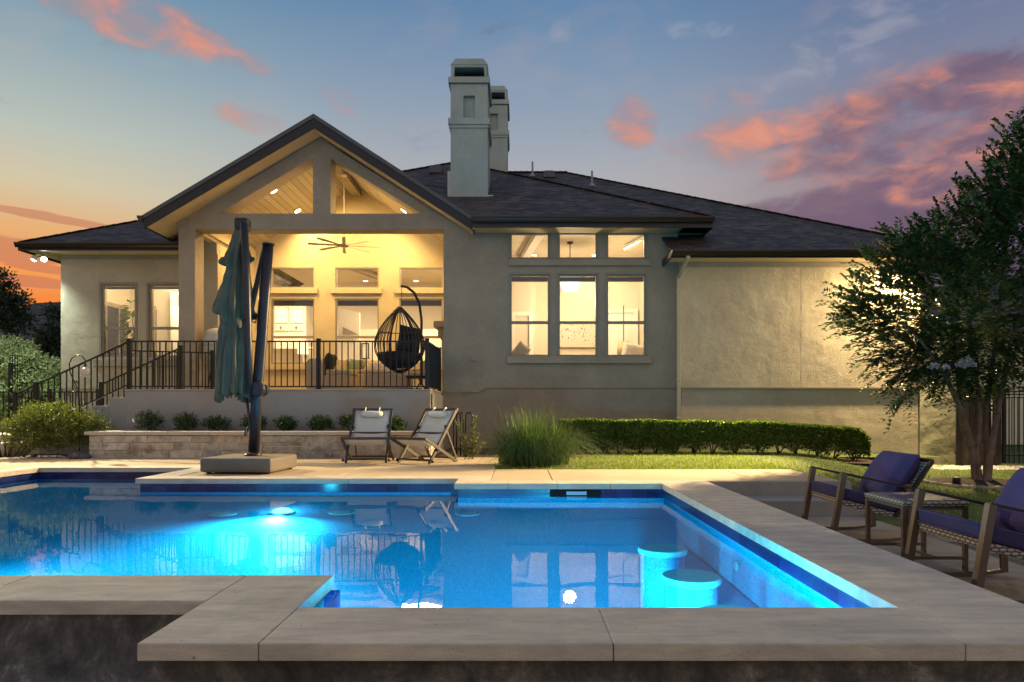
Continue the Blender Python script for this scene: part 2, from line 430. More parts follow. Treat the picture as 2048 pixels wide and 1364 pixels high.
# ================================================================== SWIMMING POOL
M_coping = mat('limestone_coping', (.54, .47, .375), .8, .07, 1.6, .5, 130, .2, 6, stain=.2)
_t = NT(M_coping.node_tree); _b = _t.n['Principled BSDF']; _l = _b.inputs['Base Color'].links[0].from_socket; _o = _t.node('ShaderNodeTexCoord').outputs['Object']
_vo = _t.node('ShaderNodeTexVoronoi'); _t.put(_vo.inputs['Vector'], _o); _vo.inputs['Scale'].default_value = 16
_k = _t.m('MULTIPLY', _t.mr(_vo.outputs['Distance'], .05, .10, 1, 0), _t.mr(_t.sep(_vo.outputs['Color'])[0], .82, .84))
_str = _t.node('ShaderNodeMapping'); _t.l.new(_o, _str.inputs[0]); _str.inputs['Scale'].default_value = (1.2, 5, 5)
_c = _t.mix(1, _l, _t.ramp(_t.noise(_str.outputs[0], 2.4, 6, .65, .4), [(.35, (.80, .80, .82, 1)), (.65, (1.12, 1.10, 1.06, 1))]), 'MULTIPLY')
_t.put(_b.inputs['Base Color'], _t.mix(_t.m('MULTIPLY', _k, .75), _c, (.06, .045, .035, 1)))
# waterline tile: dark blue glazed squares
m = bpy.data.materials.new('navy_tile'); m.use_nodes = True; t = NT(m.node_tree); b = t.n['Principled BSDF']
o_ = t.node('ShaderNodeTexCoord').outputs['Object']; q = t.sep(o_)
br = t.node('ShaderNodeTexBrick'); br.offset = 0
t.put(br.inputs['Vector'], t.comb(t.m('ADD', q[0], q[1]), q[2], 0)); br.inputs['Scale'].default_value = 1
br.inputs['Brick Width'].default_value = .152; br.inputs['Row Height'].default_value = .152; br.inputs['Mortar Size'].default_value = .004
br.inputs['Color1'].default_value = (.004, .008, .07, 1); br.inputs['Color2'].default_value = (.018, .035, .16, 1); br.inputs['Mortar'].default_value = (.03, .04, .09, 1)
nn = t.noise(o_, 14, 6, .7, 1.0)
t.put(b.inputs['Base Color'], t.mix(t.mr(nn, .55, .75, 0, .55), br.outputs[0], (.07, .05, .07, 1))); b.inputs['Roughness'].default_value = .18
bn = t.node('ShaderNodeBump'); bn.inputs['Strength'].default_value = .12; bn.inputs['Distance'].default_value = .004
t.put(bn.inputs['Height'], t.noise(o_, 25, 4)); t.l.new(bn.outputs[0], b.inputs['Normal']); M_tile = m
# pebble plaster
m = bpy.data.materials.new('blue_pebble_plaster'); m.use_nodes = True; t = NT(m.node_tree); b = t.n['Principled BSDF']
o_ = t.node('ShaderNodeTexCoord').outputs['Object']
t.put(b.inputs['Base Color'], t.ramp(t.noise(o_, 75, 4, .8), [(.35, (.008, .26, .50, 1)), (.52, (.015, .44, .72, 1)), (.66, (.10, .74, .90, 1))]))
b.inputs['Roughness'].default_value = .9; M_plaster = m
m = bpy.data.materials.new('stained_pool_wall'); m.use_nodes = True; t = NT(m.node_tree); b = t.n['Principled BSDF']
o_ = t.node('ShaderNodeTexCoord').outputs['Object']
n_a = t.noise(o_, 3.4, 9, .72, .6); _m = t.node('ShaderNodeMapping'); t.l.new(o_, _m.inputs[0]); _m.inputs['Scale'].default_value = (5, 5, 2.2); n_b = t.noise(_m.outputs[0], 2.5, 7, .75)
t.put(b.inputs['Base Color'], t.ramp(t.m('ADD', t.m('MULTIPLY', n_a, .7), t.m('MULTIPLY', n_b, .3)), [(.36, (.026, .022, .019, 1)), (.47, (.08, .068, .058, 1)), (.54, (.14, .118, .10, 1)), (.60, (.30, .26, .22, 1)), (.72, (.44, .38, .32, 1))])); b.inputs['Roughness'].default_value = .75
bn = t.node('ShaderNodeBump'); bn.inputs['Strength'].default_value = .7; bn.inputs['Distance'].default_value = .03
t.put(bn.inputs['Height'], t.noise(o_, 9, 7, .7, .5)); t.l.new(bn.outputs[0], b.inputs['Normal']); M_stone_dark = m
pool = thing('swimming_pool', 'blue lit swimming pool with raised pale limestone coping', 'swimming pool', (-1.0, 5.5, -.7))
def cop(x0, x1, y0, y1, j=.0014):
    MB().box(x0+j, x1-j, y0+j, y1-j, -.063, 0).build('coping_slab', M_coping, pool, bevel=.006)
for a, b_ in ((-.91, .33), (.33, 1.56)): cop(a, b_, 2.341, 2.772)
cop(-1.336, -.91, 2.341, 3.305)
for a, b_ in ((-6.98, -4.6), (-4.6, -2.39), (-2.39, -1.336)): cop(a, b_, 2.866, 3.305)
for a, b_ in ((2.341, 3.64), (3.64, 5.09), (5.09, 6.32), (6.32, 7.668)): cop(1.56, 2.122, a, b_)
for a, b_ in ((-.71, -.12), (-.12, .42), (.42, 1.0), (1.0, 1.56)): cop(a, b_, 7.33, 7.668)
cop(-.71, -.33, 7.668, 7.86)
for a, b_ in ((-4.5, -3.3), (-3.3, -2.0), (-2.0, -.33)): cop(a, b_, 7.86, 8.2)
cop(-4.5, -4.166, 8.2, 9.3)
for a, b_ in ((-6.98, -5.6), (-5.6, -4.166)): cop(a, b_, 9.3, 9.635)
for a, b_ in ((3.305, 5.2), (5.2, 7.2), (7.2, 9.3)): cop(-6.985, -6.65, a, b_)
M_mortar = mat('pale_mortar', (.42, .37, .30), .9, .05)
for q_ in ((-.90, 1.565, 2.36, 2.76), (-1.32, -.92, 2.36, 3.29), (-6.9, -1.34, 2.88, 3.29), (1.575, 2.11, 2.36, 7.65)): MB().box(*q_, -.06, -.0035).build('mortar', M_mortar, pool)
# waterline tile band and basin walls: inner outline of the water, set back under the coping
OUT = [(-.87, 2.73), (1.60, 2.73), (1.60, 7.37), (-.67, 7.37), (-.67, 7.90), (-4.46, 7.90), (-4.46, 9.34), (-6.69, 9.34), (-6.69, 3.265), (-.87, 3.265)]
def ring(mb, off, z0, z1):
    n = len(OUT)
    for i in range(n):
        p, q_ = Vector(OUT[i]), Vector(OUT[(i+1) % n]); dd = (q_-p).normalized(); nn_ = Vector((dd.y, -dd.x))*off
        p2, q2 = p+nn_, q_+nn_
        mb.add([(p2.x, p2.y, z0), (q2.x, q2.y, z0), (q2.x, q2.y, z1), (p2.x, p2.y, z1)], [(0, 1, 2, 3)])
tl = MB(); ring(tl, 0, -.165, -.0635); tl.build('waterline_tile', M_tile, pool, fix=False)
bs = MB(); ring(bs, .004, -.80, -.165)
def pool_floor(x, y):
    deep = -.44-.34*sstep((x+2.1)/2.6); t_ = sstep((7.95-y)/2.9)
    return -.205*(1-t_)+deep*t_
nf, ng = 40, 44; b0 = len(bs.v)
for i in range(nf+1):
    for j in range(ng+1): x, y = -6.9+8.7*i/nf, 2.6+6.9*j/ng; bs.v.append((x, y, pool_floor(x, y)))
for i in range(nf):
    for j in range(ng): a = b0+i*(ng+1)+j; bs.f.append((a, a+ng+1, a+ng+2, a+1)); bs.sm.append(True)
bs.build('basin', M_plaster, pool, fix=False)
MB().box(1.26, 1.595, 2.74, 6.4, -.79, -.50).build('bench', M_plaster, pool, bevel=.02)
ow = MB(); ow.box(-1.29, 2.075, 2.39, 2.70, -1.25, -.064); ow.box(-1.29, -.95, 2.70, 3.27, -1.25, -.064)
ow.box(-7.2, -1.29, 2.915, 3.26, -1.25, -.064); ow.box(1.62, 2.075, 2.70, 7.6, -.9, -.064)
ow.build('outer_wall', M_stone_dark, pool)
# water surface
m = bpy.data.materials.new('pool_water'); m.use_nodes = True; t = NT(m.node_tree); t.n.clear()
o_ = t.node('ShaderNodeTexCoord').outputs['Object']
tr = t.node('ShaderNodeBsdfTransparent'); tr.inputs[0].default_value = (.22, .84, 1.0, 1)
gl = t.node('ShaderNodeBsdfGlossy'); gl.inputs['Roughness'].default_value = .012
bn = t.node('ShaderNodeBump'); bn.inputs['Strength'].default_value = .035; bn.inputs['Distance'].default_value = .05
mp = t.node('ShaderNodeMapping'); t.l.new(o_, mp.inputs[0]); mp.inputs['Scale'].default_value = (1, .55, 1)
t.put(bn.inputs['Height'], t.m('ADD', t.noise(mp.outputs[0], 2.2, 3, .5, .2), t.m('MULTIPLY', t.noise(mp.outputs[0], 9, 3, .5), .12)))
t.l.new(bn.outputs[0], gl.inputs['Normal'])
fr = t.node('ShaderNodeFresnel'); fr.inputs[0].default_value = 1.33
mx = t.node('ShaderNodeMixShader'); t.put(mx.inputs[0], t.m('MULTIPLY', fr.outputs[0], .92, clamp=True)); t.l.new(tr.outputs[0], mx.inputs[1]); t.l.new(gl.outputs[0], mx.inputs[2])
oo = t.node('ShaderNodeOutputMaterial'); t.l.new(mx.outputs[0], oo.inputs[0]); M_water = m
wt = MB(); n = len(OUT)
tri = tessellate_polygon([[Vector((p[0], p[1], 0)) for p in OUT]])
wt.add([(p[0], p[1], -.135) for p in OUT], [tuple(f) for f in tri])
wt.build('water', M_water)['kind'] = 'structure'
# pool lights, added fill lights, skimmer, returns, bubblers
M_led = emis('pool_led', (.25, .85, 1), 14); M_fit = mat('pool_fitting', (.30, .80, .88), .5, .03)
for (px_, py_, lit) in ((446, 1027, 0), (565, 1023, 1), (684, 1024, 0), (936, 1026, 0)):
    Yb = 6.7
    for _ in range(40): zf = pool_floor(at(px_, py_, Yb).x, Yb); Yb = .7*Yb+.3*(H-zf-.012)*F/(py_-CY)
    c = at(px_, py_, Yb); c.z = zf
    bb = MB().lathe([(.135, 0), (.135, .006), (.12, .012), (.10, .008), (.085, .008), (.07, .014), (.01, .016)], (c.x, c.y, zf), 28)
    o = bb.build('bubbler', M_fit, pool)
    if lit:
        MB().lathe([(.105, .0), (.10, .02), (.07, .038), (.02, .046)], (c.x, c.y, zf+.002), 24).build('lamp_lens', M_led, o); LED = Vector((c.x, c.y, zf))
PBL = (.10, .76, 1.0)
lamp1 = light('SPOT', 'pool_lamp_or_fill', pool, LED+Vector((0, -.16, .055)), 1500, PBL, .05, target=LED+Vector((0, -1.2, -.30)), spot=165, blend=1.0)
lamp1b = light('POINT', 'pool_lamp_or_fill', pool, LED+Vector((0, 0, .062)), 22, PBL, .06)
lamp2 = light('AREA', 'pool_lamp_or_fill', pool, (-.80, 3.0, -.172), 75, PBL, .2, target=(1.6, 4.2, -.9))
pool_fill3 = light('SPOT', 'pool_lamp_or_fill', pool, (-4.6, 3.36, -.175), 7500, PBL, .1, target=(-4.2, 3.95, -.80), spot=84, blend=.8)  # added fill light out of view, brightens the pool floor below the near wall
pool_fill7 = light('SPOT', 'pool_lamp_or_fill', pool, (-6.6, 5.6, -.18), 4500, PBL, .1, target=(-6.0, 5.5, -.85), spot=76, blend=.9)  # added fill light at the far side wall, brightens the water there
pool_fill5 = light('SPOT', 'pool_lamp_or_fill', pool, (-1.9, 3.36, -.175), 2800, PBL, .1, target=(-1.8, 3.95, -.80), spot=84, blend=.8)  # added fill light out of view, brightens the shallow slope
pool_fill4 = light('AREA', 'pool_lamp_or_fill', pool, (.5, 2.80, -.26), 170, PBL, .25, target=(.3, 5.2, -.95))  # added broad fill light, evens out the middle of the pool
pool_fill8 = light('AREA', 'pool_lamp_or_fill', pool, (-.865, 3.1, -.30), 40, PBL, .2, target=(.6, 4.8, -.8))  # added weak fill light, no fixture of its own
for (lx, ly) in ((-.868, 3.0), ): MB().lathe([(.1, 0), (.1, .02), (.07, .03)], (lx-.0, ly, -.45), 16).build('lamp_lens', M_fit, pool)
M_skim = mat('skimmer_plastic', (.35, .55, .62), .4, .02)
MB().box(.52, .74, 7.352, 7.366, -.128, -.09).build('skimmer_flap', M_skim, pool)
MB().box(.34, .9, 7.360, 7.369, -.15, -.066).build('skimmer_mouth', M_dark, pool)
for (yy, zz) in ((3.35, -.30), (4.9, -.33)): MB().tube([(1.597, yy, zz), (1.575, yy, zz)], [.04, .03], 14).build('return_fitting', M_fit, pool)
# stools standing in the water
M_stooltop_lit = mat('lit_stool_top', (.25, .88, .95), .7, .03, 3)  # paler than the pedestals: missing light from above put into the colour
def make_stool(lbl):
    s = thing('pool_stool', lbl, 'stool', (1.09, 5.1, -.78), 'built-in pool stools')
    MB().lathe([(.165, 0), (.165, .50)], (1.09, 5.1, -.78), 40).build('pedestal', M_plaster, s)
    MB().lathe([(.17, .50), (.183, .505), (.186, .52), (.183, .538), (.176, .543)], (1.09, 5.1, -.78), 48).build('seat', M_stooltop_lit, s)
    return s
st0 = make_stool('round turquoise stool under water, the one beside the skimmer end')
dup(st0, (1.09, 4.25, -.78), label='round turquoise stool under water, middle one of the three')
dup(st0, (1.085, 3.44, -.78), label='round turquoise stool under water, half hidden by the stone coping')

# ================================================================== HOUSE
def shingle(name):
    m = bpy.data.materials.new(name); m.use_nodes = True; t = NT(m.node_tree); b = t.n['Principled BSDF']
    uvn = t.node('ShaderNodeTexCoord').outputs['UV']; q = t.sep(uvn)
    br = t.node('ShaderNodeTexBrick'); br.offset = .37; br.offset_frequency = 2; br.squash = 1
    t.l.new(uvn, br.inputs['Vector']); br.inputs['Scale'].default_value = 1; br.inputs['Mortar Size'].default_value = 0
    br.inputs['Brick Width'].default_value = .17; br.inputs['Row Height'].default_value = .12
    br.inputs['Color1'].default_value = (0, 0, 0, 1); br.inputs['Color2'].default_value = (1, 1, 1, 1)
    br2 = t.node('ShaderNodeTexBrick'); br2.offset = .61; t.l.new(uvn, br2.inputs['Vector']); br2.inputs['Scale'].default_value = 1; br2.inputs['Mortar Size'].default_value = 0
    br2.inputs['Brick Width'].default_value = .29; br2.inputs['Row Height'].default_value = .12; br2.inputs['Color1'].default_value = (0, 0, 0, 1); br2.inputs['Color2'].default_value = (1, 1, 1, 1)
    f = t.m('ADD', t.m('MULTIPLY', br.outputs[0], .55), t.m('MULTIPLY', br2.outputs[0], .45))
    fr_ = t.m('FRACT', t.m('DIVIDE', q[1], .12))
    edge = t.mr(fr_, 0, .3, .12, 1, True)  # shadow line at each course's butt edge, painted into the shingle colour
    c = t.ramp(f, [(.1, (.013, .009, .007, 1)), (.5, (.040, .029, .024, 1)), (.9, (.10, .073, .058, 1))])
    c = t.mix(1, c, t.ramp(edge, [(0, (0, 0, 0, 1)), (1, (1, 1, 1, 1))]), 'MULTIPLY')
    c = t.mix(1, c, t.ramp(t.noise(uvn, 55, 3, .7), [(.3, (.7, .7, .7, 1)), (.7, (1.35, 1.35, 1.35, 1))]), 'MULTIPLY')
    t.put(b.inputs['Base Color'], c); b.inputs['Roughness'].default_value = .75
    bn = t.node('ShaderNodeBump'); bn.inputs['Strength'].default_value = .8; bn.inputs['Distance'].default_value = .02
    t.put(bn.inputs['Height'], t.m('ADD', t.m('SUBTRACT', 1, fr_), t.m('MULTIPLY', f, .4))); t.l.new(bn.outputs[0], b.inputs['Normal'])
    return m
M_shingle = shingle('asphalt_shingle')
house = thing('house', 'single storey stucco house with lit windows and gabled covered patio behind the pool', 'house', (0, 15, 0))
GA = (-4.155, 6.77)               # gable apex x, z
SL_L, SL_R = .593, .646
def gz(x): return GA[1]-(SL_L*(GA[0]-x) if x < GA[0] else SL_R*(x-GA[0]))
P = .56
# ---- portal and window wall ----
wl = MB()
hole_port = [(-6.81, 1.17), (-1.587, 1.17), (-1.587, 4.59), (-6.81, 4.59)]
def pz(px_, py_, Y=14.1): v = at(px_, py_, Y); return (v.x, v.z)
tl_ = [pz(438, 427), pz(626, 427), pz(626, 314)]; tr_ = [pz(661, 427), pz(843, 427), pz(661, 316)]
T = .24
outer = [(-7.155, -.3), (-1.2, -.3), (-1.2, gz(-1.2)-T), (GA[0], gz(GA[0])-T), (-7.155, gz(-7.155)-T)]
wl.plate(outer, [hole_port, tl_, tr_], 14.1, 14.5)
wins = []
for a, b_ in ((1023.5, 1095.7), (1120, 1191.6), (1217, 1288.6)):
    x0, x1 = pz(a, 0)[0], pz(b_, 0)[0]
    wins.append((x0-.035, x1+.035, pz(0, 514)[1]-.035, pz(0, 468.5)[1]+.035, 'u'))
    wins.append((x0-.035, x1+.035, pz(0, 709.5)[1]-.03, pz(0, 552.4)[1]+.04, 'l'))
holes = [[(a, c), (b_, c), (b_, d_), (a, d_)] for a, b_, c, d_, k in wins]
wl.plate([(-1.2, 1.25), (3.34, 1.25), (3.34, 4.6), (-1.2, 4.6)], holes, 14.1, 14.3)
wl.plate([(-1.2, -.3), (3.34, -.3), (3.34, 1.25), (-1.2, 1.25)], [], 14.13, 14.3)
wl.build('wall', M_stucco, house)
# skim coat step under the windows (upper coat stands proud)
up = MB(); up.plate([(-1.58, 1.16), (-.85, 1.16), (-.70, 1.25), (-.70, 1.30), (-1.58, 1.30)], [], 14.085, 14.1)
up.build('wall_ledge', M_stucco, house)
# raised band under the gable roof and along the eave
bnd = MB()
la = pz(640.5, 277); lb = pz(349, 442); lc = pz(953, 467)
bnd.plate([(-7.19, lb[1]-.02), (la[0], la[1]), (la[0], gz(la[0])-T-.005), (-7.19, gz(-7.19)-T-.005)], [], 14.04, 14.1)
bnd.plate([(la[0], la[1]), (-.89, lc[1]), (-.89, gz(-.89)-T-.005), (la[0], gz(la[0])-T-.005)], [], 14.04, 14.1)
bnd.box(-.89, -.21, 14.065, 14.1, 4.44, 4.5); bnd.box(-7.19, -6.98, 14.062, 14.1, lb[1]-.08, lb[1]+.02)
bnd.build('trim_band', M_trim, house)
# ---- windows ----
def window(parent, x0, x1, z0, z1, y, rail=None, blind=0, deep=.06, fw=.035):
    f = MB(); f.box(x0, x1, y, y+deep, z0, z0+fw); f.box(x0, x1, y, y+deep, z1-fw, z1); f.box(x0, x0+fw, y, y+deep, z0+fw, z1-fw); f.box(x1-fw, x1, y, y+deep, z0+fw, z1-fw)
    w_ = f.build('window', M_winframe, parent)
    if rail: MB().box(x0+fw, x1-fw, y-.01, y+deep-.01, rail-.03, rail+.03).build('meeting_rail', M_winframe, w_)
    MB().box(x0+fw, x1-fw, y+deep*.5, y+deep*.5+.006, z0+fw, z1-fw).build('pane', M_glass, w_)
    if blind: MB().box(x0+fw, x1-fw, y+deep+.02, y+deep+.1, z1-fw-blind, z1-fw).build('roller_blind', M_blind, w_)
    return w_
for a, b_, c, d_, k in wins:
    window(house, a, b_, c, d_, 14.13, rail=(pz(0, 644.7)[1] if k == 'l' else None), blind=(.09 if k == 'l' else 0))
for q_ in ((1015, 1299, 14.04, 532, 519), (1014, 1302, 14.02, 727, 713)):
    MB().box(pz(q_[0], 0)[0], pz(q_[1], 0)[0], q_[2], 14.1, pz(0, q_[3])[1], pz(0, q_[4])[1]).build('sill', M_stucco, house, bevel=.008)
srr = MB()                                                   # slim surrounds
for a, b_, c, d_, k in wins:
    srr.box(a-.045, b_+.045, 14.085, 14.1, d_, d_+.045); srr.box(a-.045, a, 14.085, 14.1, c, d_); srr.box(b_, b_+.045, 14.085, 14.1, c, d_)
srr.build('window_surround', M_trim, house)
# ---- right wing wall ----
rw = MB(); rw.box(3.34, 5.816, 13.85, 14.09, 1.25, 3.92); rw.box(5.824, 8.28, 13.85, 14.09, 1.25, 3.92); rw.box(3.36, 8.26, 13.89, 14.09, -.5, 1.25)
rw.box(3.4, 8.27, 14.09, 14.3, -.5, 3.9); rw.box(8.0, 8.275, 14.3, 26, -.5, 3.9)
rw.build('wall', M_stucco_rough, house)
MB().box(3.35, 8.29, 13.825, 13.85, 3.74, 3.86).build('trim_band', M_trim, house)
MB().box(3.35, 8.285, 13.842, 13.87, 1.235, 1.262).build('drip_edge', M_trim, house)
# ---- left wing wall ----
LW = 15.1
lwins = []
for a, b_ in ((198, 273.6), (292.8, 368.4)):
    lwins.append((at(a+5, 0, LW).x, at(b_-3, 0, LW).x, at(0, 714, LW).z, at(0, 569, LW).z))
lw_ = MB(); lw_.plate([(-10.31, 1.27), (-6.78, 1.27), (-6.78, 4.3), (-10.31, 4.3)], [[(a, c), (b_, c), (b_, d_), (a, d_)] for a, b_, c, d_ in lwins], LW, LW+.2)
lw_.box(-7.19, -6.8, LW, LW+.2, 4.3, 5.0); lw_.box(-10.29, -6.8, LW+.03, LW+.2, -.3, 1.27); lw_.box(-10.31, -10.1, LW+.2, 24, -.3, 4.3)
lw_.build('wall', M_stucco_rough, house)
MB().box(-10.33, -7.2, LW-.025, LW, 4.17, 4.3).build('trim_band', M_trim, house)
for a, b_, c, d_ in lwins: window(house, a, b_, c, d_, LW+.03, rail=at(0, 656, LW).z, blind=.04)
srr = MB()
for a, b_, c, d_ in lwins: srr.box(a-.05, b_+.05, LW-.02, LW, d_, d_+.05); srr.box(a-.05, a, LW-.02, LW, c, d_); srr.box(b_, b_+.05, LW-.02, LW, c, d_)
srr.build('window_surround', M_trim, house)
MB().box(at(190, 0, LW).x, -6.79, LW-.07, LW, at(0, 733, LW).z, at(0, 719, LW).z).build('sill', M_stucco, house, bevel=.008)
# ---- patio: side walls, back wall, vault ----
PB = 17.2
pw = MB(); pw.box(-6.98, -6.8, LW+.2, PB, 1.17, 5.1); pw.box(-6.98, -6.8, 14.5, LW, 4.55, 5.1)
pw.box(-1.56, -1.36, 14.5, PB, -.3, 5.0)
bw = []
for cxp in (585, 714, 842):
    a, b_ = at(cxp-43.5, 0, PB).x, at(cxp+43.5, 0, PB).x
    bw.append((a, b_, at(0, 576, PB).z, at(0, 535, PB).z, 'u')); bw.append((a, b_, at(0, 728, PB).z, at(0, 597, PB).z, 'l'))
pw.plate([(-6.8, 1.17), (-1.56, 1.17), (-1.56, 5.0), (GA[0], 6.62), (-6.8, 5.1)], [[(a, c), (b_, c), (b_, d_), (a, d_)] for a, b_, c, d_, k in bw], PB, PB+.2)
pw.build('patio_wall', M_patio_wall, house)
for a, b_, c, d_, k in bw: window(house, a, b_, c, d_, PB+.02, rail=(at(0, 674, PB).z if k == 'l' else None), blind=(.13 if k == 'l' else 0))
for a, b_, c, d_, k in bw:
    MB().box(a-.1, b_+(.1 if b_ < -1.8 else -.02), PB-.09, PB, c-.15, c-.01).build('sill', M_patio_wall, house, bevel=.008)
M_plank = None
m = bpy.data.materials.new('ceiling_planks'); m.use_nodes = True; t = NT(m.node_tree); b = t.n['Principled BSDF']
o_ = t.node('ShaderNodeTexCoord').outputs['Object']; q = t.sep(o_)
fr_ = t.m('FRACT', t.m('DIVIDE', q[0], .125)); gr = t.m('MINIMUM', fr_, t.m('SUBTRACT', 1, fr_))
idn = t.node('ShaderNodeTexWhiteNoise'); t.put(idn.inputs['Vector'], t.comb(t.m('FLOOR', t.m('DIVIDE', q[0], .125)), 0, 0))
mp = t.node('ShaderNodeMapping'); t.l.new(o_, mp.inputs[0]); mp.inputs['Scale'].default_value = (14, 1.2, 14)
cc = t.ramp(t.m('ADD', t.m('MULTIPLY', t.noise(mp.outputs[0], 2, 6, .6), .6), t.m('MULTIPLY', idn.outputs[0], .4)), [(.2, (.26, .22, .15, 1)), (.8, (.42, .37, .27, 1))])
t.put(b.inputs['Base Color'], t.mix(t.mr(gr, .02, .06, 1, 0), cc, (.12, .09, .06, 1))); b.inputs['Roughness'].default_value = .6
bn = t.node('ShaderNodeBump'); bn.inputs['Strength'].default_value = .6; bn.inputs['Distance'].default_value = .01
t.put(bn.inputs['Height'], t.mr(gr, 0, .08)); t.l.new(bn.outputs[0], b.inputs['Normal']); M_plank = m
def gcl(x): return gz(x)-.25
v_ = MB()
v_.slab([(-6.9, 14.5, gcl(-6.9)), (GA[0], 14.5, gcl(GA[0])), (GA[0], PB, gcl(GA[0])), (-6.9, PB, gcl(-6.9))], .03)
v_.slab([(GA[0], 14.5, gcl(GA[0])), (-1.4, 14.5, gcl(-1.4)), (-1.4, PB, gcl(-1.4)), (GA[0], PB, gcl(GA[0]))], .03)
v_.build('patio_ceiling', M_plank, house)
M_beam = mat('ceiling_beam', (.30, .25, .17), .7, .12, 4, .4, 40)
be = MB(); be.box(GA[0]-.11, GA[0]+.11, 14.5, PB, 6.26, 6.46)
be.build('ridge_beam', M_beam, house)
MB().box(-6.8, -6.74, 14.5, PB, 4.62, 4.86).build('frieze', M_patio_wall, house); MB().box(-1.62, -1.56, 14.5, PB, 4.5, 4.74).build('frieze', M_patio_wall, house)
mt_ = MB(); mt_.box(-1.99, -1.56, 15.6, 16.7, 2.72, 2.86); mt_.box(-1.90, -1.56, 15.7, 16.6, 2.5, 2.72); mt_.box(-1.78, -1.56, 15.55, 16.75, 1.17, 2.5)
mt_.build('fireplace', M_trim, house, bevel=.01)

# ---- roofs ----
def roof_face(mb, pts): mb.slab(pts, .05)
def uv_front(q): return (q[0], (q[1])*1.146)
def uv_side(q): return (q[1], (q[0])*1.146)
ra = MB(); za = lambda y: 3.95+P*(y-13.25)
ra.slab([(3.0, 13.25, za(13.25)), (8.8, 13.25, za(13.25)), (1.45, 20.6, za(20.6)), (-2.3, 20.6, za(20.6)), (3.85, 14.5, za(14.5)), (3.0, 14.09, za(14.09))], .05)
ra.build('roof', M_shingle, house, uv=uv_front)
ra = MB(); ra.slab([(8.8, 13.25, 3.95), (8.8, 27.95, 3.95), (1.45, 20.6, za(20.6))], .05); ra.build('roof', M_shingle, house, uv=uv_side)
rb = MB(); zb = lambda y: 4.68+P*(y-13.5)
rb.slab([(-.93, 13.5, zb(13.5)), (3.91, 13.5, zb(13.5)), (-1.8, 19.21, zb(19.21)), (-4.0, 17.0, zb(17.0)), (-4.1, 17.15, zb(17.15))], .05)
rb.build('roof', M_shingle, house, uv=uv_front)
rb = MB(); rb.slab([(3.91, 13.5, 4.68), (3.91, 14.62, 4.68), (-1.8, 20.35, zb(19.21)), (-1.8, 19.21, zb(19.21))], .05)
rb.slab([(-1.8, 19.21, zb(19.21)), (-1.8, 22, zb(19.21)), (-7.51, 22, 4.68), (-7.51, 16.5, 4.68), (-4.0, 17.0, zb(17.0))], .05)
rb.build('roof', M_shingle, house, uv=uv_side)
rd = MB(); rd.slab([(-10.83, 14.5, 4.41), (-7.0, 14.5, 4.41), (-7.0, 18.33, 4.41+P*3.83)], .05); rd.build('roof', M_shingle, house, uv=uv_front)
rd = MB(); rd.slab([(-10.83, 14.5, 4.41), (-7.0, 18.33, 4.41+P*3.83), (-7.0, 24, 4.41+P*3.83), (-10.83, 24, 4.41)], .05); rd.build('roof', M_shingle, house, uv=uv_side)
rc = MB(); YF = 13.6
rc.slab([(-7.60, YF, gz(-7.60)), (GA[0], YF, GA[1]), (GA[0], 17.3, GA[1]), (-7.60, 17.3, gz(-7.60))], .04)
rc.slab([(GA[0], YF, GA[1]), (-.94, YF, gz(-.94)), (-.94, 14.2, gz(-.94)), (GA[0], 17.3, GA[1])], .04)
rc.build('roof', M_shingle, house, uv=uv_side)
# hip and ridge caps
def cap(p, q_, n_=18):
    hc = MB(); p, q_ = Vector(p), Vector(q_)
    for i in range(n_):
        a = p.lerp(q_, i/n_); b2 = p.lerp(q_, (i+1.15)/n_); hc.bar(a+Vector((0, 0, .004)), b2+Vector((0, 0, .014)), .16, .016)
    hc.build('ridge_cap', M_shingle, house, uv=uv_front)
cap((3.91, 13.5, 4.68), (-1.8, 19.21, zb(19.21)), 40); cap((8.8, 13.25, 3.95), (1.45, 20.6, za(20.6)), 44); cap((-10.83, 14.5, 4.41), (-7.0, 18.33, 4.41+P*3.83), 24)
cap((-4.0, 17.0, zb(17)), (-1.8, 19.21, zb(19.21)), 12); cap((-2.3, 20.6, za(20.6)), (1.45, 20.6, za(20.6)), 22)
# fascia, gutters, soffits
def eave(x0, x1, y, ztop, zbot, wally):
    MB().box(x0, x1, y, y+.03, zbot, ztop-.03).build('fascia', M_fascia, house)
    prof = [(y-.005, ztop-.02), (y-.005, ztop-.11), (y-.08, ztop-.125), (y-.105, ztop-.09), (y-.115, ztop-.055), (y-.125, ztop-.05), (y-.125, ztop-.02)]
    g_ = MB(); g_.prism(prof, 'x', x0, x1); g_.build('gutter', M_gutter, house)
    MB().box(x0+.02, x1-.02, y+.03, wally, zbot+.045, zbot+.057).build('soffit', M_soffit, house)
eave(-.93, 3.91, 13.5, 4.68, 4.46, 14.1)
eave(3.0, 8.8, 13.25, 3.95, 3.80, 13.85)
eave(-10.83, -7.16, 14.5, 4.41, 4.235, 15.1)
for q_ in ((3.88, 3.91, 13.53, 16, 4.46, 4.65), (8.77, 8.8, 13.28, 26, 3.80, 3.92), (-10.83, -10.80, 14.53, 24, 4.235, 4.38), (3.0, 3.03, 13.28, 14.09, 3.80, 3.93)): MB().box(*q_).build('fascia', M_fascia, house)
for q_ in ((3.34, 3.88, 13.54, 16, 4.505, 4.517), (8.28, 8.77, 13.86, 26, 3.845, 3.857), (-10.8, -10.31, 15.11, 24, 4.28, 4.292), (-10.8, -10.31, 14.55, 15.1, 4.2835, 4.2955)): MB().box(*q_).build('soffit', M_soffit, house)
# east wall of the middle block above the lower roof
MB().box(3.2, 3.34, 14.3, 20, 3.5, 4.47).build('wall', M_stucco, house)
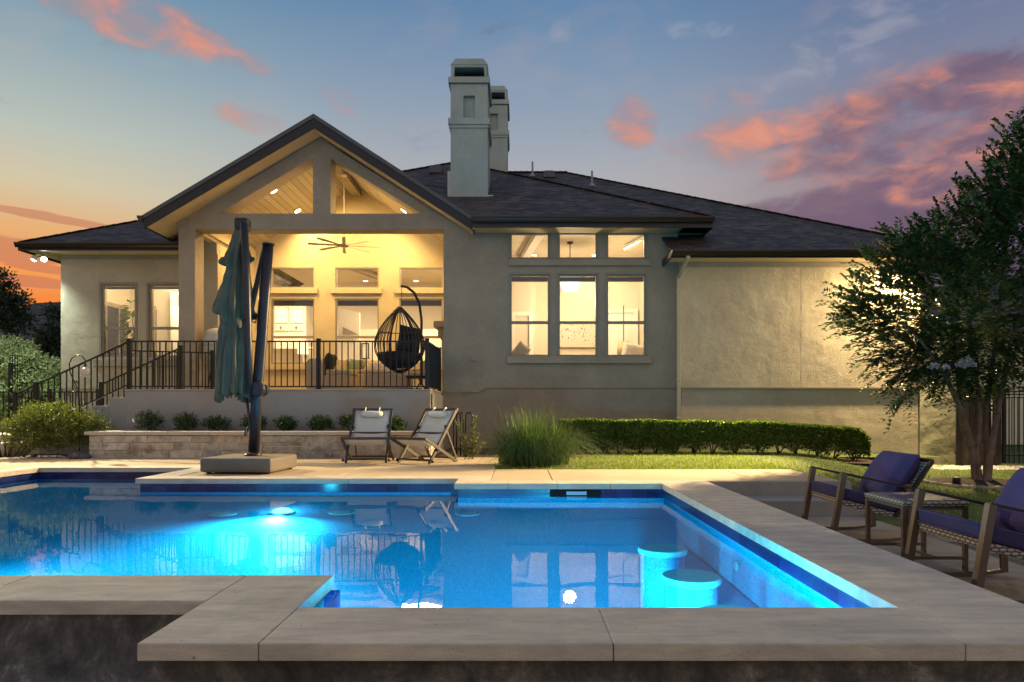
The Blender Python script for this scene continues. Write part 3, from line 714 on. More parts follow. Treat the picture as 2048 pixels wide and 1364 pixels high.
# rakes of the gable
rk = MB()
for xe in (-7.60, -.94):
    x0, z0 = GA; z1 = gz(xe)
    rk.add([(x0, YF-.02, z0-.07), (x0, YF-.02, z0-.27), (xe, YF-.02, z1-.26), (xe, YF-.02, z1-.06), (x0, YF+.02, z0-.07), (x0, YF+.02, z0-.27), (xe, YF+.02, z1-.26), (xe, YF+.02, z1-.06)],
           [(0, 1, 2, 3), (7, 6, 5, 4), (0, 3, 7, 4), (1, 5, 6, 2), (2, 6, 7, 3), (0, 4, 5, 1)])
rk.build('rake_board', M_rake, house)
rk = MB()
for xe in (-7.62, -.92):
    x0, z0 = GA; z1 = gz(xe)
    rk.add([(x0, YF-.04, z0+.012), (x0, YF-.04, z0-.075), (xe, YF-.04, z1-.07), (xe, YF-.04, z1+.012), (x0, YF+.03, z0+.012), (x0, YF+.03, z0-.075), (xe, YF+.03, z1-.07), (xe, YF+.03, z1+.012)],
           [(0, 1, 2, 3), (7, 6, 5, 4), (0, 3, 7, 4), (1, 5, 6, 2), (2, 6, 7, 3), (0, 4, 5, 1)])
rk.build('rake_edge', M_drip, house)
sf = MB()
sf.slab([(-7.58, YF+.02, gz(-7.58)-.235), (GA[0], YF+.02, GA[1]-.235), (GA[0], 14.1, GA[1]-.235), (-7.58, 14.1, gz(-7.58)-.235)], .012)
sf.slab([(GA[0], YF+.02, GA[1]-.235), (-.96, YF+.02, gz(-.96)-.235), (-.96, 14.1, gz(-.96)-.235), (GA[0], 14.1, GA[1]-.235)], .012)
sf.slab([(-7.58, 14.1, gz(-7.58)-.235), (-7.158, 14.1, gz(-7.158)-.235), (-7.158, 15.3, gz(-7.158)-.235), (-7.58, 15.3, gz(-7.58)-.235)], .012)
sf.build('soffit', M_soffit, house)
gt = MB(); xx = -7.60; zt = gz(-7.60)
gt.prism([(xx, zt-.01), (xx, zt-.12), (xx-.07, zt-.12), (xx-.11, zt-.06), (xx-.12, zt-.01)], 'y', YF-.06, 15.3); gt.build('gutter', M_gutter, house)
MB().box(-7.6, -7.57, YF, 15.3, zt-.25, zt-.03).build('fascia', M_fascia, house)
# downspout at the inner corner
dsx = at(1356, 0, 13.8).x
dp_ = MB(); dp_.bar((dsx+.06, 13.22, 3.86), (dsx+.06, 13.22, 3.78), .075, .06, (0, 1, 0)); dp_.bar((dsx+.06, 13.22, 3.80), (dsx, 13.76, 3.50), .075, .06, (1, 0, 0)); dp_.bar((dsx, 13.76, 3.53), (dsx, 13.76, -.1), .075, .06, (0, 1, 0))
for zz in (3.2, 1.4, .6): dp_.box(dsx-.05, dsx+.05, 13.72, 13.83, zz, zz+.03)
dp_.build('downspout', mat('downspout_paint', (.42, .37, .27), .5, .04), house, bevel=.008)
MB().box(at(943, 0, 14.1).x, at(953, 0, 14.1).x, 14.05, 14.1, at(0, 722, 14.1).z, at(0, 711, 14.1).z).build('outlet_box', M_trim, house, bevel=.006)
# ---- chimneys ----
def chimney(xc, Y, ztop, k=1.0, zb_=4.5):
    h2 = .42*k; dpt = 1.15*k; y0, y1 = Y, Y+dpt; u = .01133*k
    z = lambda p: ztop-(p-112)*u
    c = MB(); c.box(xc-h2, xc+h2, y0, y1, zb_, z(250))
    c.plate([(xc-h2, z(250)), (xc+h2, z(250)), (xc+h2, z(168)), (xc-h2, z(168))], [[(xc-.13*k, z(237)), (xc+.13*k, z(237)), (xc+.13*k, z(191)), (xc-.13*k, z(191))]], y0, y0+.10*k)
    c.box(xc-h2, xc+h2, y0+.10*k, y1, z(250), z(168))
    ch = c.build('chimney', M_chimney, house)
    e = .05*k
    MB().box(xc-h2-e, xc+h2+e, y0-e, y1+e, z(250), z(237)).build('band', M_chimney, ch, bevel=.008); MB().box(xc-h2-e, xc+h2+e, y0-e, y1+e, z(167), z(155)).build('band', M_chimney, ch, bevel=.008)
    MB().box(xc-h2-e*.5, xc+h2+e*.5, y0-e*.5, y1+e*.5, z(256), z(250)).build('band', M_chimney, ch)
    cp = MB(); w2 = h2-.01
    for (a, b_) in ((y0+.02, y0+.08*k), (y1-.08*k, y1-.02)):
        cp.plate([(xc-w2, z(155)), (xc+w2, z(155)), (xc+w2, z(128)), (xc-w2, z(128))], [[(xc-w2+.06*k, z(153)), (xc+w2-.06*k, z(153)), (xc+w2-.08*k, z(133)), (xc-w2+.08*k, z(133))]], a, b_)
    for sg in (-1, 1):
        for (a, b_) in ((y0+.08*k, y0+.3*k), (y1-.3*k, y1-.08*k), (y0+.5*k, y0+.66*k)): cp.box(xc+sg*w2-(.06*k if sg > 0 else 0), xc+sg*w2+(.06*k if sg < 0 else 0), a, b_, z(155), z(128))
        cp.box(xc+sg*w2-(.06*k if sg > 0 else 0), xc+sg*w2+(.06*k if sg < 0 else 0), y0+.08*k, y1-.08*k, z(133), z(128))
    cp.build('cap', M_chimney, ch)
    tp = MB(); a_, b_ = w2+.01, w2-.09*k; ya, yb = y0+.01, y1-.01
    v = [(xc-a_, ya, z(128)), (xc+a_, ya, z(128)), (xc+a_, yb, z(128)), (xc-a_, yb, z(128)), (xc-b_, ya+.1*k, z(112)), (xc+b_, ya+.1*k, z(112)), (xc+b_, yb-.1*k, z(112)), (xc-b_, yb-.1*k, z(112))]
    tp.add(v, [(3, 2, 1, 0), (4, 5, 6, 7), (0, 1, 5, 4), (1, 2, 6, 5), (2, 3, 7, 6), (3, 0, 4, 7)]); tp.build('cap_top', M_chimney, ch)
    fl = MB(); fl.lathe([(.13*k, z(156)), (.13*k, z(142))], (xc-.12*k, (y0+y1)/2, 0), 16); fl.box(xc-h2+.1*k, xc+h2-.1*k, y0+.15*k, y1-.15*k, z(155), z(152)); fl.box(xc-.1*k, xc+.22*k, y0+.35*k, y0+.6*k, z(155), z(134))
    fl.build('flue', M_fascia, ch)
    return ch
chimney(-1.13, 15.2, at(0, 112, 15.2).z)
chimney(-.77, 20.4, at(0, 168, 20.4).z, 1.0, 6.5)
fsh = MB(); fsh.box(-1.6, -.66, 15.13, 15.2, 5.60, 5.63); fsh.box(-1.62, -1.55, 15.2, 16.3, 5.6, 6.2); fsh.box(-.71, -.58, 15.2, 15.3, 5.62, 5.66)
fsh.build('flashing', mat('flashing_metal', (.3, .31, .32), .4, .05, metal=.6), house)
# ---- roof vents and pipes ----
M_vent = mat('vent_metal', (.10, .09, .11), .5, .1, 8, metal=.3); M_pipe = mat('pipe_metal', (.30, .28, .30), .5, .08, 8, metal=.3)
for (px_, py_, y, kind) in ((872, 345, 17.0, 'v'), (1098, 354, 19.6, 'v'), (1147, 376, 18.2, 'l'), (1065, 352, 19.8, 'p'), (1184, 372, 18.6, 'p')):
    for _ in range(30):                                   # settle on the roof plane
        p = at(px_, py_, y); zr = zb(y) if px_ < 900 else za(y)
        y += (p.z-zr)*1.2
    p = at(px_, py_, y)
    if kind == 'v':
        vb = MB(); vb.prism([(p.x-.17, p.z-.05), (p.x+.17, p.z-.05), (p.x+.17, p.z+.10), (p.x+.12, p.z+.15), (p.x-.12, p.z+.15), (p.x-.17, p.z+.10)], 'y', p.y-.14, p.y+.3)
        o = vb.build('roof_vent', M_vent, house, bevel=.008)
    elif kind == 'l': MB().box(p.x-.14, p.x+.14, p.y-.05, p.y+.2, p.z-.03, p.z+.08).build('roof_vent', M_vent, house, bevel=.01)
    else:
        vb = MB(); vb.lathe([(.13, -.05), (.05, .07), (.028, .08), (.028, .42), (.02, .43)], (p.x, p.y, p.z), 12); vb.build('vent_pipe', M_pipe, house)
# ================================================================== ROOMS
WARM = (1, .74, .42); WARM2 = (1, .77, .46); PAT = (1, .63, .23)
def room(x0, x1, y0, y1, z0, z1, open_front=True):
    r = MB()
    r.box(x0-.1, x0, y0, y1, z0, z1); r.box(x1, x1+.1, y0, y1, z0, z1); r.box(x0-.1, x1+.1, y1, y1+.1, z0, z1)
    r.build('room_wall', M_cream, house)
    MB().box(x0-.1, x1+.1, y0, y1+.1, z0-.1, z0).build('room_floor', M_intfloor, house)
    MB().box(x0-.1, x1+.1, y0, y1+.1, z1, z1+.05).build('room_ceiling', M_cream, house)
room(-1.1, 3.15, 14.3, 17.6, 1.1, 4.7)
room(-9.2, -1.2, 17.4, 23.4, 1.1, 4.9)
room(-10.05, -6.99, 15.3, 17.35, 1.1, 4.15)
M_lamp = emis('lamp_glow', (1, .86, .62), 7); M_shade = emis('lamp_shade_glow', (1, .80, .52), 1.6)
M_panel = emis('cabinet_glow', (1, .86, .6), 1.5)
bedroom = thing('bedroom_lights', None, None)  # placeholder removed below
bpy.data.objects.remove(bedroom)
# bedroom
MB().box(1.15, 1.25, 17.5, 17.6, 3.9, 4.7).build('room_beam', M_white, house)
MB().bar((.45, 14.4, 4.6), (.05, 17.5, 4.6), .18, .14).build('ceiling_beam', M_white, house)
MB().bar((2.55, 15.9, 4.62), (2.95, 14.6, 4.62), .14, .10).build('ceiling_beam', M_white, house)
MB().box(-.2, .42, 16.9, 17.6, 1.1, 4.7).build('room_wall', M_cream, house)
dr = MB(); dr.plate([(2.15, 1.1), (3.1, 1.1), (3.1, 3.42), (2.15, 3.42)], [[(2.24, 1.2), (3.0, 1.2), (3.0, 3.32), (2.24, 3.32)]], 17.5, 17.6); dr.box(2.24, 3.0, 17.54, 17.58, 1.1, 3.32); dr.box(2.34, 2.58, 17.52, 17.54, 1.3, 3.2); dr.box(2.66, 2.9, 17.52, 17.54, 1.3, 3.2)
dr.build('closet_door', M_white, house)
dr = MB(); dr.plate([(-.2, 1.1), (.36, 1.1), (.36, 3.25), (-.2, 3.25)], [[(-.1, 1.15), (.26, 1.15), (.26, 3.15), (-.1, 3.15)]], 16.84, 16.9); dr.build('door_frame', M_white, house)
m = bpy.data.materials.new('vine_painting'); m.use_nodes = True; t = NT(m.node_tree); b = t.n['Principled BSDF']
o_ = t.node('ShaderNodeTexCoord').outputs['Object']; q = t.sep(o_)
vo = t.node('ShaderNodeTexVoronoi'); t.put(vo.inputs['Vector'], t.comb(t.m('MULTIPLY', q[0], 1.6), 0, q[2])); vo.inputs['Scale'].default_value = 17
lim = t.m('MULTIPLY', t.noise(t.comb(q[0], 0, 0), 4.5, 2), .95)
msk = t.mr(t.m('ADD', q[2], lim), .62, .66)
dots = t.mr(vo.outputs['Distance'], .28, .36, 1, 0)
keep = t.mr(t.noise(t.comb(t.m('MULTIPLY', q[0], 22), 0, t.m('MULTIPLY', q[2], 6)), 1, 2), .46, .52)
t.put(b.inputs['Base Color'], t.mix(t.m('MULTIPLY', t.m('MULTIPLY', dots, msk), keep), (.50, .44, .33, 1), (.02, .02, .018, 1))); M_vine = m
art = MB(); art.box(1.0, 2.05, 17.50, 17.56, 2.42, 3.04); o = art.build('picture', M_vine); tag(o, 'wide pale picture of hanging dark leaves on bedroom wall', 'picture')
pl_ = MB()
def pillow(name, c, sz, col, lbl, rot=(0, 0, 0), parent=None, cat='pillow', group=None):
    b = MB(); n = 14; vs = []; fs = []
    for sgn in (-1, 1):
        base = len(vs)
        for i in range(n+1):
            for j in range(n+1):
                u, v = i/n*2-1, j/n*2-1
                th = max(0, (1-u**4))*max(0, (1-v**4)); th = th**.45
                pin = 1-.10*(1-abs(u))*abs(v)**3-.10*(1-abs(v))*abs(u)**3
                pu = u*(1-.07*(1-v*v)*abs(u)**6); pv = v*(1-.07*(1-u*u)*abs(v)**6)
                wr = .05*math.sin(u*7+v*3)*th
                vs.append((pu*sz[0]/2, sgn*(th*sz[1]/2*(1+wr)), pv*sz[2]/2))
        for i in range(n):
            for j in range(n):
                a = base+i*(n+1)+j; fs.append((a, a+n+1, a+n+2, a+1) if sgn < 0 else (a, a+1, a+n+2, a+n+1))
    Mx = Matrix.Translation(Vector(c)) @ (Matrix.Rotation(rot[2], 4, 'Z') @ Matrix.Rotation(rot[1], 4, 'Y') @ Matrix.Rotation(rot[0], 4, 'X'))
    b.add([Mx @ Vector(v) for v in vs], fs, True)
    o = b.build(name, col, parent)
    if lbl: tag(o, lbl, cat, group)
    return o
M_pillow = mat('pale_pillow', (.62, .57, .46), .9, .12, 12, .5, 30)
M_pillow2 = mat('tan_pillow', (.42, .34, .20), .9, .15, 14, .5, 30)
bed = thing('bed', 'bed with puffy cream pillow inside the bedroom with the crystal chandelier', 'bed', (2.6, 15.6, 1.1))
MB().box(1.9, 3.1, 14.7, 16.6, 1.2, 1.75).build('mattress', M_pillow, bed, bevel=.06); MB().box(3.04, 3.12, 14.6, 16.7, 1.1, 2.35).build('headboard', M_pillow2, bed, bevel=.02)
pillow('pillow', (2.62, 15.2, 2.05), (.62, .26, .48), M_pillow, 'puffy cream pillow on the bed beside the slim floor lamp', (R(-15), R(14), 0))
pillow('pillow', (.02, 14.62, 2.05), (.3, .16, .4), M_pillow2, 'pointed tan pillow in the corner of the bedroom window', (0, R(40), 0))
fl = thing('floor_lamp', 'slim floor lamp with drum shade inside the bedroom beside the bed', 'lamp', (2.62, 16.8, 1.1))
MB().lathe([(.16, 0), (.16, .03), (.012, .04), (.012, 2.3)], (2.62, 16.8, 1.1), 16).build('stem', M_black, fl)
MB().lathe([(.17, 1.08), (.14, 1.4)], (2.62, 16.8, 1.1), 20).build('lamp_shade', M_pillow2, fl)
chd = thing('chandelier', 'bright square crystal chandelier hanging in the middle bedroom window', 'chandelier', (1.19, 15.64, 4.7))
cb = MB(); cb.tube([(1.19, 15.64, 4.7), (1.19, 15.64, 3.86)], .012, 8); cb.lathe([(.07, 4.66), (.07, 4.7)], (1.19, 15.64, 0), 16); cb.build('rod', M_black, chd)
cb = MB(); z0, z1 = 3.58, 3.86
cb.add([(1.19-.17, 15.5, z0), (1.19+.17, 15.5, z0), (1.19+.17, 15.78, z0), (1.19-.17, 15.78, z0), (1.19-.25, 15.44, z1), (1.19+.25, 15.44, z1), (1.19+.25, 15.84, z1), (1.19-.25, 15.84, z1)], [(3, 2, 1, 0), (4, 5, 6, 7), (0, 1, 5, 4), (1, 2, 6, 5), (2, 3, 7, 6), (3, 0, 4, 7)])
cb.build('crystal_body', emis('crystal_glow', (1, .88, .66), 1.9), chd)
cb = MB()
for i in range(13):
    for yy in (15.5, 15.64, 15.78): cb.tube([(1.02+i*.0285, yy, z0), (1.02+i*.0285, yy, z0-.045)], [.009, .003], 5)
cb.build('crystal_drops', emis('crystal_drop_glow', (1, .85, .6), 2), chd)
light('POINT', 'chandelier_light', chd, (1.19, 15.64, 3.3), 150, WARM2, .15)
def can(x, y, z, lbl, power=8, grp='recessed ceiling lights', col=WARM2, r=.075, tilt=0, glow=None, spot=176):
    c = thing('ceiling_light', lbl, 'ceiling light', (x, y, z), grp)
    c.rotation_euler = (0, tilt, 0)
    def loc_build(b, nm, mm):
        o = b.build(nm, mm); o.parent = c; o.location = (0, 0, 0)
        return o
    me = MB().lathe([(r*1.25, -.012), (r*1.25, 0), (r, 0)], (0, 0, 0), 20)
    for b_, nm, mm in ((me, 'trim_ring', M_white), (MB().lathe([(r*.95, -.022), (r*.95, -.013)], (0, 0, 0), 20), 'diffuser', glow or M_lamp)):
        o = bpy.data.objects.new(nm, None)
        bpy.data.objects.remove(o)
        meh = bpy.data.meshes.new(nm); meh.from_pydata(b_.v, [], b_.f); meh.polygons.foreach_set('use_smooth', b_.sm)
        bm = bmesh.new(); bm.from_mesh(meh); bmesh.ops.recalc_face_normals(bm, faces=bm.faces); bm.to_mesh(meh); bm.free()
        meh.materials.append(mm); o = bpy.data.objects.new(nm, meh); COL.objects.link(o); o.parent = c
    if power:
        d = bpy.data.lights.new('lamp', 'SPOT'); d.energy = power; d.color = col; d.shadow_soft_size = .07; d.spot_size = R(spot); d.spot_blend = .6
        o = bpy.data.objects.new('lamp', d); COL.objects.link(o); o.parent = c; o.location = (0, 0, -.05)
    return c
can(at(1067, 511, 17).x, 16.95, 4.7, 'recessed light glowing in the bedroom transom farther from the downspout', 60)
can(at(1190, 511, 17).x, 16.95, 4.7, 'recessed light glowing in the bedroom transom with the chandelier rod', 60)
light('AREA', 'room_lamp', house, (2.2, 15.6, 4.6), 110, WARM2, 1.0, target=(2.2, 15.6, 0))
# living room and kitchen
for x, y in ((at(731, 566, 21.4).x, 21.4), (at(832, 566, 21.4).x, 21.4)):
    can(x, y, 4.9, 'recessed light behind the middle patio transom' if x < -4.4 else 'recessed light behind the patio transom above the egg chair', 50)
light('AREA', 'room_lamp', house, (-3.0, 19.5, 4.8), 300, WARM2, 1.6, target=(-3.0, 19.5, 0))
light('AREA', 'room_lamp', house, (-7.0, 20.5, 4.8), 300, WARM2, 1.6, target=(-7.0, 20.5, 0))
light('POINT', 'room_lamp', house, (-8.3, 16.2, 3.7), 150, WARM2, .15)
lb_ = MB(); lb_.bar((-3.2, 17.6, 4.82), (-1.4, 19.5, 4.82), .2, .16); lb_.bar((-5.2, 17.5, 4.82), (-4.2, 20.5, 4.82), .2, .16); lb_.bar((-6.6, 18.6, 4.80), (-5.6, 17.6, 4.80), .2, .16)
lb_.build('ceiling_beam', M_beam, house)
cab = thing('kitchen_cabinet', 'white kitchen cabinets with lit glass doors seen through patio window beside the umbrella', 'cabinet', (-7.6, 22.6, 1.1))
YC = 22.4
def cz(p): return at(0, p, YC).z
def cxx(p): return at(p, 0, YC).x
MB().box(cxx(545), cxx(611), YC+.05, 23.3, cz(735), cz(608)).build('carcass', M_white, cab)
for a, b_ in ((549, 576), (579, 607)):
    dm = MB(); dm.plate([(cxx(a), cz(646)), (cxx(b_), cz(646)), (cxx(b_), cz(613)), (cxx(a), cz(613))], [[(cxx(a+3), cz(643)), (cxx(b_-3), cz(643)), (cxx(b_-3), cz(617)), (cxx(a+3), cz(617))]], YC, YC+.05)
    o = dm.build('door', M_white, cab); MB().box(cxx(a+3), cxx(b_-3), YC+.03, YC+.04, cz(643), cz(617)).build('pane', M_panel, o)
    dm = MB(); dm.box(cxx(a), cxx(b_), YC, YC+.05, cz(662), cz(648)); dm.plate([(cxx(a+3), cz(660)), (cxx(b_-3), cz(660)), (cxx(b_-3), cz(650)), (cxx(a+3), cz(650))], [[(cxx(a+5), cz(658)), (cxx(b_-5), cz(658)), (cxx(b_-5), cz(652)), (cxx(a+5), cz(652))]], YC-.02, YC); dm.build('drawer', M_white, cab)
    MB().box(cxx((a+b_)/2-1), cxx((a+b_)/2+1), YC-.05, YC-.02, cz(658), cz(654)).build('handle', M_black, cab)
MB().box(cxx(543), cxx(640), YC-.5, YC+.03, cz(700), cz(696)).build('countertop', M_white, cab)
hw = MB()                                                    # hallway wall with a slanted dark opening seen in the middle window
hw.plate([(at(676, 0, 20).x, 1.1), (at(719, 0, 20).x, 1.1), (at(719, 0, 20).x, at(0, 625, 20).z), (at(676, 0, 20).x, at(0, 616, 20).z)], [], 20, 20.1)
hw.build('room_wall', M_white, house)
hw = MB(); hw.prism([(at(686, 0, 19.9).x, at(0, 654, 19.9).z), (at(717, 0, 19.9).x, at(0, 669, 19.9).z), (at(686, 0, 19.9).x, at(0, 669, 19.9).z)], 'y', 19.85, 19.95); hw.build('stair_wall', M_beam, house)
tb = thing('table_lamp', 'table lamp with glowing drum shade below the kitchen cabinets', 'lamp', (at(606, 0, 18.6).x, 18.6, at(0, 735, 18.6).z))
cxl = at(606, 0, 18.6).x
MB().lathe([(.15, at(0, 708, 18.6).z), (.13, at(0, 683, 18.6).z)], (cxl, 18.6, 0), 24).build('lamp_shade', M_shade, tb)
MB().lathe([(.07, at(0, 735, 18.6).z), (.04, at(0, 725, 18.6).z), (.02, at(0, 708, 18.6).z)], (cxl, 18.6, 0), 14).build('lamp_base', M_white, tb)
M_wood = mat('dark_wood', (.16, .10, .06), .5, .2, 8)
MB().box(cxl-.5, cxl+.4, 18.3, 18.9, 1.1, at(0, 735, 18.6).z-.002).build('console_table', M_wood)
tag(bpy.data.objects['console_table'], 'dark wooden console table under the glowing table lamp', 'table')
for px0, px1, lbl in ((677, 687, 'narrow black framed picture inside, above the wicker loveseat'), (723, 738, 'wider black framed picture inside, beside the egg chair')):
    f_ = MB(); z0, z1 = at(0, 718, 21).z, at(0, 686, 21).z; x0, x1 = at(px0, 0, 21).x, at(px1, 0, 21).x
    f_.box(x0, x1, 21, 21.04, z0, z1); o = thing('picture', lbl, 'picture', (x0, 21, z0)); 
    MB().plate([(x0, z0), (x1, z0), (x1, z1), (x0, z1)], [[(x0+.03, z0+.03), (x1-.03, z0+.03), (x1-.03, z1-.03), (x0+.03, z1-.03)]], 20.98, 21.02).build('frame', M_black, o)
    MB().box(x0+.03, x1-.03, 21.0, 21.015, z0+.03, z1-.03).build('print', M_pillow, o)
MB().box(-6.0, -1.25, 21.02, 21.12, 1.1, 3.3).build('room_wall', M_cream, house)
# breakfast room: window on the side wall, cabinet
iw = MB()
for z0, z1, y0, y1 in ((3.32, 3.42, 16.2, 17.15), (2.0, 2.1, 16.2, 17.15), (2.1, 3.32, 16.2, 16.3), (2.1, 3.32, 17.05, 17.15)): iw.box(-10.05, -10.0, y0, y1, z0, z1)
iw.build('window_casing', M_beam, house)
MB().box(-10.05, -10.03, 16.3, 17.05, 2.1, 3.32).build('dark_window', mat('night_glass', (.05, .055, .065), .1, 0), house)
MB().box(-10.03, -10.0, 16.78, 16.82, 2.1, 3.32).build('mullion', M_winframe, house)
YB = 17.2
MB().box(at(301, 0, YB).x, at(309, 0, YB).x, YB, 17.3, 1.9, at(0, 618, YB).z).build('dark_window', MATS['night_glass'], house)
MB().plate([(at(298, 0, YB).x, 1.8), (at(312, 0, YB).x, 1.8), (at(312, 0, YB).x, at(0, 612, YB).z), (at(298, 0, YB).x, at(0, 612, YB).z)], [[(at(301, 0, YB).x, 1.9), (at(309, 0, YB).x, 1.9), (at(309, 0, YB).x, at(0, 618, YB).z), (at(301, 0, YB).x, at(0, 618, YB).z)]], YB-.03, YB).build('window_casing', M_beam, house)
cbx = thing('cupboard', 'tall white cupboard with lit glass inside the window beside the stucco column', 'cupboard', (at(360, 0, 16.8).x, 16.8, 1.1))
MB().box(at(341, 0, 16.8).x, -7.0, 16.8, 17.3, 1.1, at(0, 585, 16.8).z).build('carcass', M_white, cbx)
MB().box(at(344, 0, 16.8).x, at(372, 0, 16.8).x, 16.775, 16.8, at(0, 611, 16.8).z, at(0, 588, 16.8).z).build('lit_pane', M_panel, cbx)
MB().box(at(344, 0, 16.8).x, at(372, 0, 16.8).x, 16.775, 16.8, at(0, 700, 16.8).z, at(0, 617, 16.8).z).build('door', M_white, cbx)

# ================================================================== LEAF TOOLS
def leaf(mb, p, d, up, L, W, fold=.25):
    s_ = d.cross(up)
    if s_.length < 1e-4: s_ = d.cross(Vector((1, 0, 0)))
    s_.normalize(); n_ = s_.cross(d).normalized()
    mb.add([p, p+d*L*.5+s_*W*.5+n_*W*fold, p+d*L, p+d*L*.5-s_*W*.5+n_*W*fold], [(0, 1, 2), (0, 2, 3)])
def rvec(r): 
    while True:
        v = Vector((r.uniform(-1, 1), r.uniform(-1, 1), r.uniform(-1, 1)))
        if .05 < v.length < 1: return v.normalized()
def ellips(r, c, rad, shell=.0):
    v = rvec(r)*((shell+(1-shell)*r.random())**(1/3. if shell == 0 else 1))
    return Vector((c[0]+v.x*rad[0], c[1]+v.y*rad[1], c[2]+v.z*rad[2])), v
def shrubby(name, lobes, n, L, W, material, parent, seed, spray=7, slen=.12, shell=.55, upb=.5):
    r = random.Random(seed); mb = MB(); tot = sum(l[2] for l in lobes)
    for c, rad, wgt in lobes:
        for k in range(int(n*wgt/tot)):
            p, v = ellips(r, c, rad, shell)
            d = (v+Vector((0, 0, upb))+rvec(r)*.6).normalized()
            for i in range(spray):
                q_ = p+d*slen*(i/spray)
                ld = (d*.6+rvec(r)).normalized()
                leaf(mb, q_, ld, rvec(r), L*r.uniform(.7, 1.2), W)
    return mb.build(name, material, parent, fix=False)
L_box = leafmat('boxwood_leaf', (.012, .028, .008), (.035, .07, .016), (.09, .14, .03), .4, .2)
L_hedge = leafmat('hedge_leaf', (.025, .06, .010), (.07, .13, .018), (.20, .26, .045), .4, .3)
L_lime = leafmat('lime_leaf', (.035, .06, .010), (.10, .13, .025), (.26, .24, .06), .5, .3)
L_pale = leafmat('pale_leaf', (.14, .18, .06), (.30, .34, .15), (.48, .50, .26), .6, .3)
L_dark = leafmat('dark_leaf', (.014, .030, .018), (.035, .065, .032), (.06, .09, .045), .5, .2)
L_tree = leafmat('myrtle_leaf', (.020, .048, .022), (.05, .10, .038), (.13, .19, .06), .38, .28)
M_bark = mat('smooth_bark', (.13, .095, .075), .75, .28, 5, .6, 30, .4, 8, stain=.4)
M_twig = mat('twig', (.08, .055, .035), .8, .2, 10)

# indoor plant
ip = thing('house_plant', 'tall leafy green plant standing inside the window above the stair railing', 'plant', (-9.05, 15.75, 1.1))
r = random.Random(5); pm = MB(); st_ = MB(); st_.tube([(-9.05, 15.75, 1.3), (-9.0, 15.75, 2.2), (-9.08, 15.75, 3.0)], [.02, .015, .008], 6)
L_in = leafmat('indoor_leaf', (.05, .11, .015), (.10, .19, .03), (.20, .28, .08), .4, .35)
for k in range(190):
    z = r.uniform(1.9, 3.25); a = r.uniform(0, 6.28); p = Vector((-9.04, 15.75, z)); d = Vector((math.cos(a), math.sin(a)*.6, r.uniform(-.5, .5))).normalized()
    leaf(pm, p+d*r.uniform(.05, .2), (d+Vector((0, 0, -.4))).normalized(), Vector((0, 0, 1)), r.uniform(.16, .30), .11, -.1)
pm.build('foliage', L_in, ip, fix=False); st_.build('stem', M_twig, ip)
MB().lathe([(.12, 0), (.17, .25), (.15, .25)], (-9.05, 15.75, 1.1), 20).build('pot', M_white, ip)

# ================================================================== RAISED PATIO
M_patio = mat('patio_stucco_face', (.30, .275, .25), .92, .06, 1.0, .4, 60, .12, 2)
M_pfloor = mat('patio_floor', (.42, .36, .27), .85, .08, 3)
pt = thing('raised_patio', 'raised stucco patio platform with steps going down towards the large bush', 'patio', (-4.2, 13.2, -.1))
MB().box(-7.15, -1.615, 12.2, 14.1, -.2, 1.145).build('base', M_patio, pt)
fl_ = MB(); fl_.box(-7.17, -1.60, 12.18, 14.1, 1.148, 1.17); fl_.box(-6.8, -1.59, 14.1, PB, 1.10, 1.17); fl_.build('floor', M_pfloor, pt, bevel=.004)
MB().box(-1.6, -1.585, 12.3, 14.1, -.2, 1.10).build('side_facing', M_patio, pt)
st = MB()
for i in range(7):
    x1 = -7.15-i*.31; z1 = 1.17-.15*(i+1)
    st.box(x1-.31+.001, x1-.0005, 12.2, 13.35, -.2, z1)
st.build('steps', M_patio, pt, bevel=.008)
# ---- railings ----
def rail(name, lbl, p, q_, hgt, posts, spacing=.109, bot=.05, pr=.033, grp='black metal railings on the patio'):
    """straight or sloping railing between floor points p and q_; posts: list of t in 0..1"""
    p, q_ = Vector(p), Vector(q_); o = thing(name, lbl, 'railing', p, grp)
    mb = MB(); up = Vector((0, 0, 1)); mb.bar(p+up*hgt, q_+up*hgt, .036, .026); mb.bar(p+up*bot, q_+up*bot, .03, .024)
    hd = Vector((q_.x-p.x, q_.y-p.y, 0)).length; n = int(hd/spacing)
    for i in range(1, n):
        a = p.lerp(q_, i/n); mb.box(a.x-.009, a.x+.009, a.y-.009, a.y+.009, a.z+bot, a.z+hgt-.008)
    mb.build('balusters', M_black, o)
    for t_ in posts:
        a = p.lerp(q_, t_); e = pr
        k = MB(); k.box(a.x-e, a.x+e, a.y-e, a.y+e, a.z+.0, a.z+hgt+.035); k.box(a.x-e-.007, a.x+e+.007, a.y-e-.007, a.y+e+.007, a.z+hgt+.035, a.z+hgt+.05); k.box(a.x-e-.02, a.x+e+.02, a.y-e-.02, a.y+e+.02, a.z, a.z+.012)
        k.build('post', M_black, o)
    return o
xL, xM, xR = at(259, 0, 12.25).x, at(637, 0, 12.25).x, at(854, 0, 12.25).x
rail('patio_railing', 'long black railing along the front edge of the patio', (xL, 12.25, 1.17), (xR, 12.25, 1.17), .875, [0, (xM-xL)/(xR-xL), 1])
rail('patio_railing', 'short black side railing running back to the wall beside the egg chair', (xR, 12.30, 1.17), (-1.66, 14.02, 1.17), .875, [1.0])
rail('stair_railing', 'front black stair railing sloping down from the patio corner post', (xL-.03, 12.25, 1.17), (at(72, 0, 12.25).x, 12.25, 1.17-.78), .86, [1], bot=.08)
rail('stair_railing', 'lowest black stair railing section down to the ground by the big bush', (at(70, 0, 12.25).x, 12.25, .38), (at(31, 0, 12.25).x, 12.25, .19), .86, [1], bot=.08)
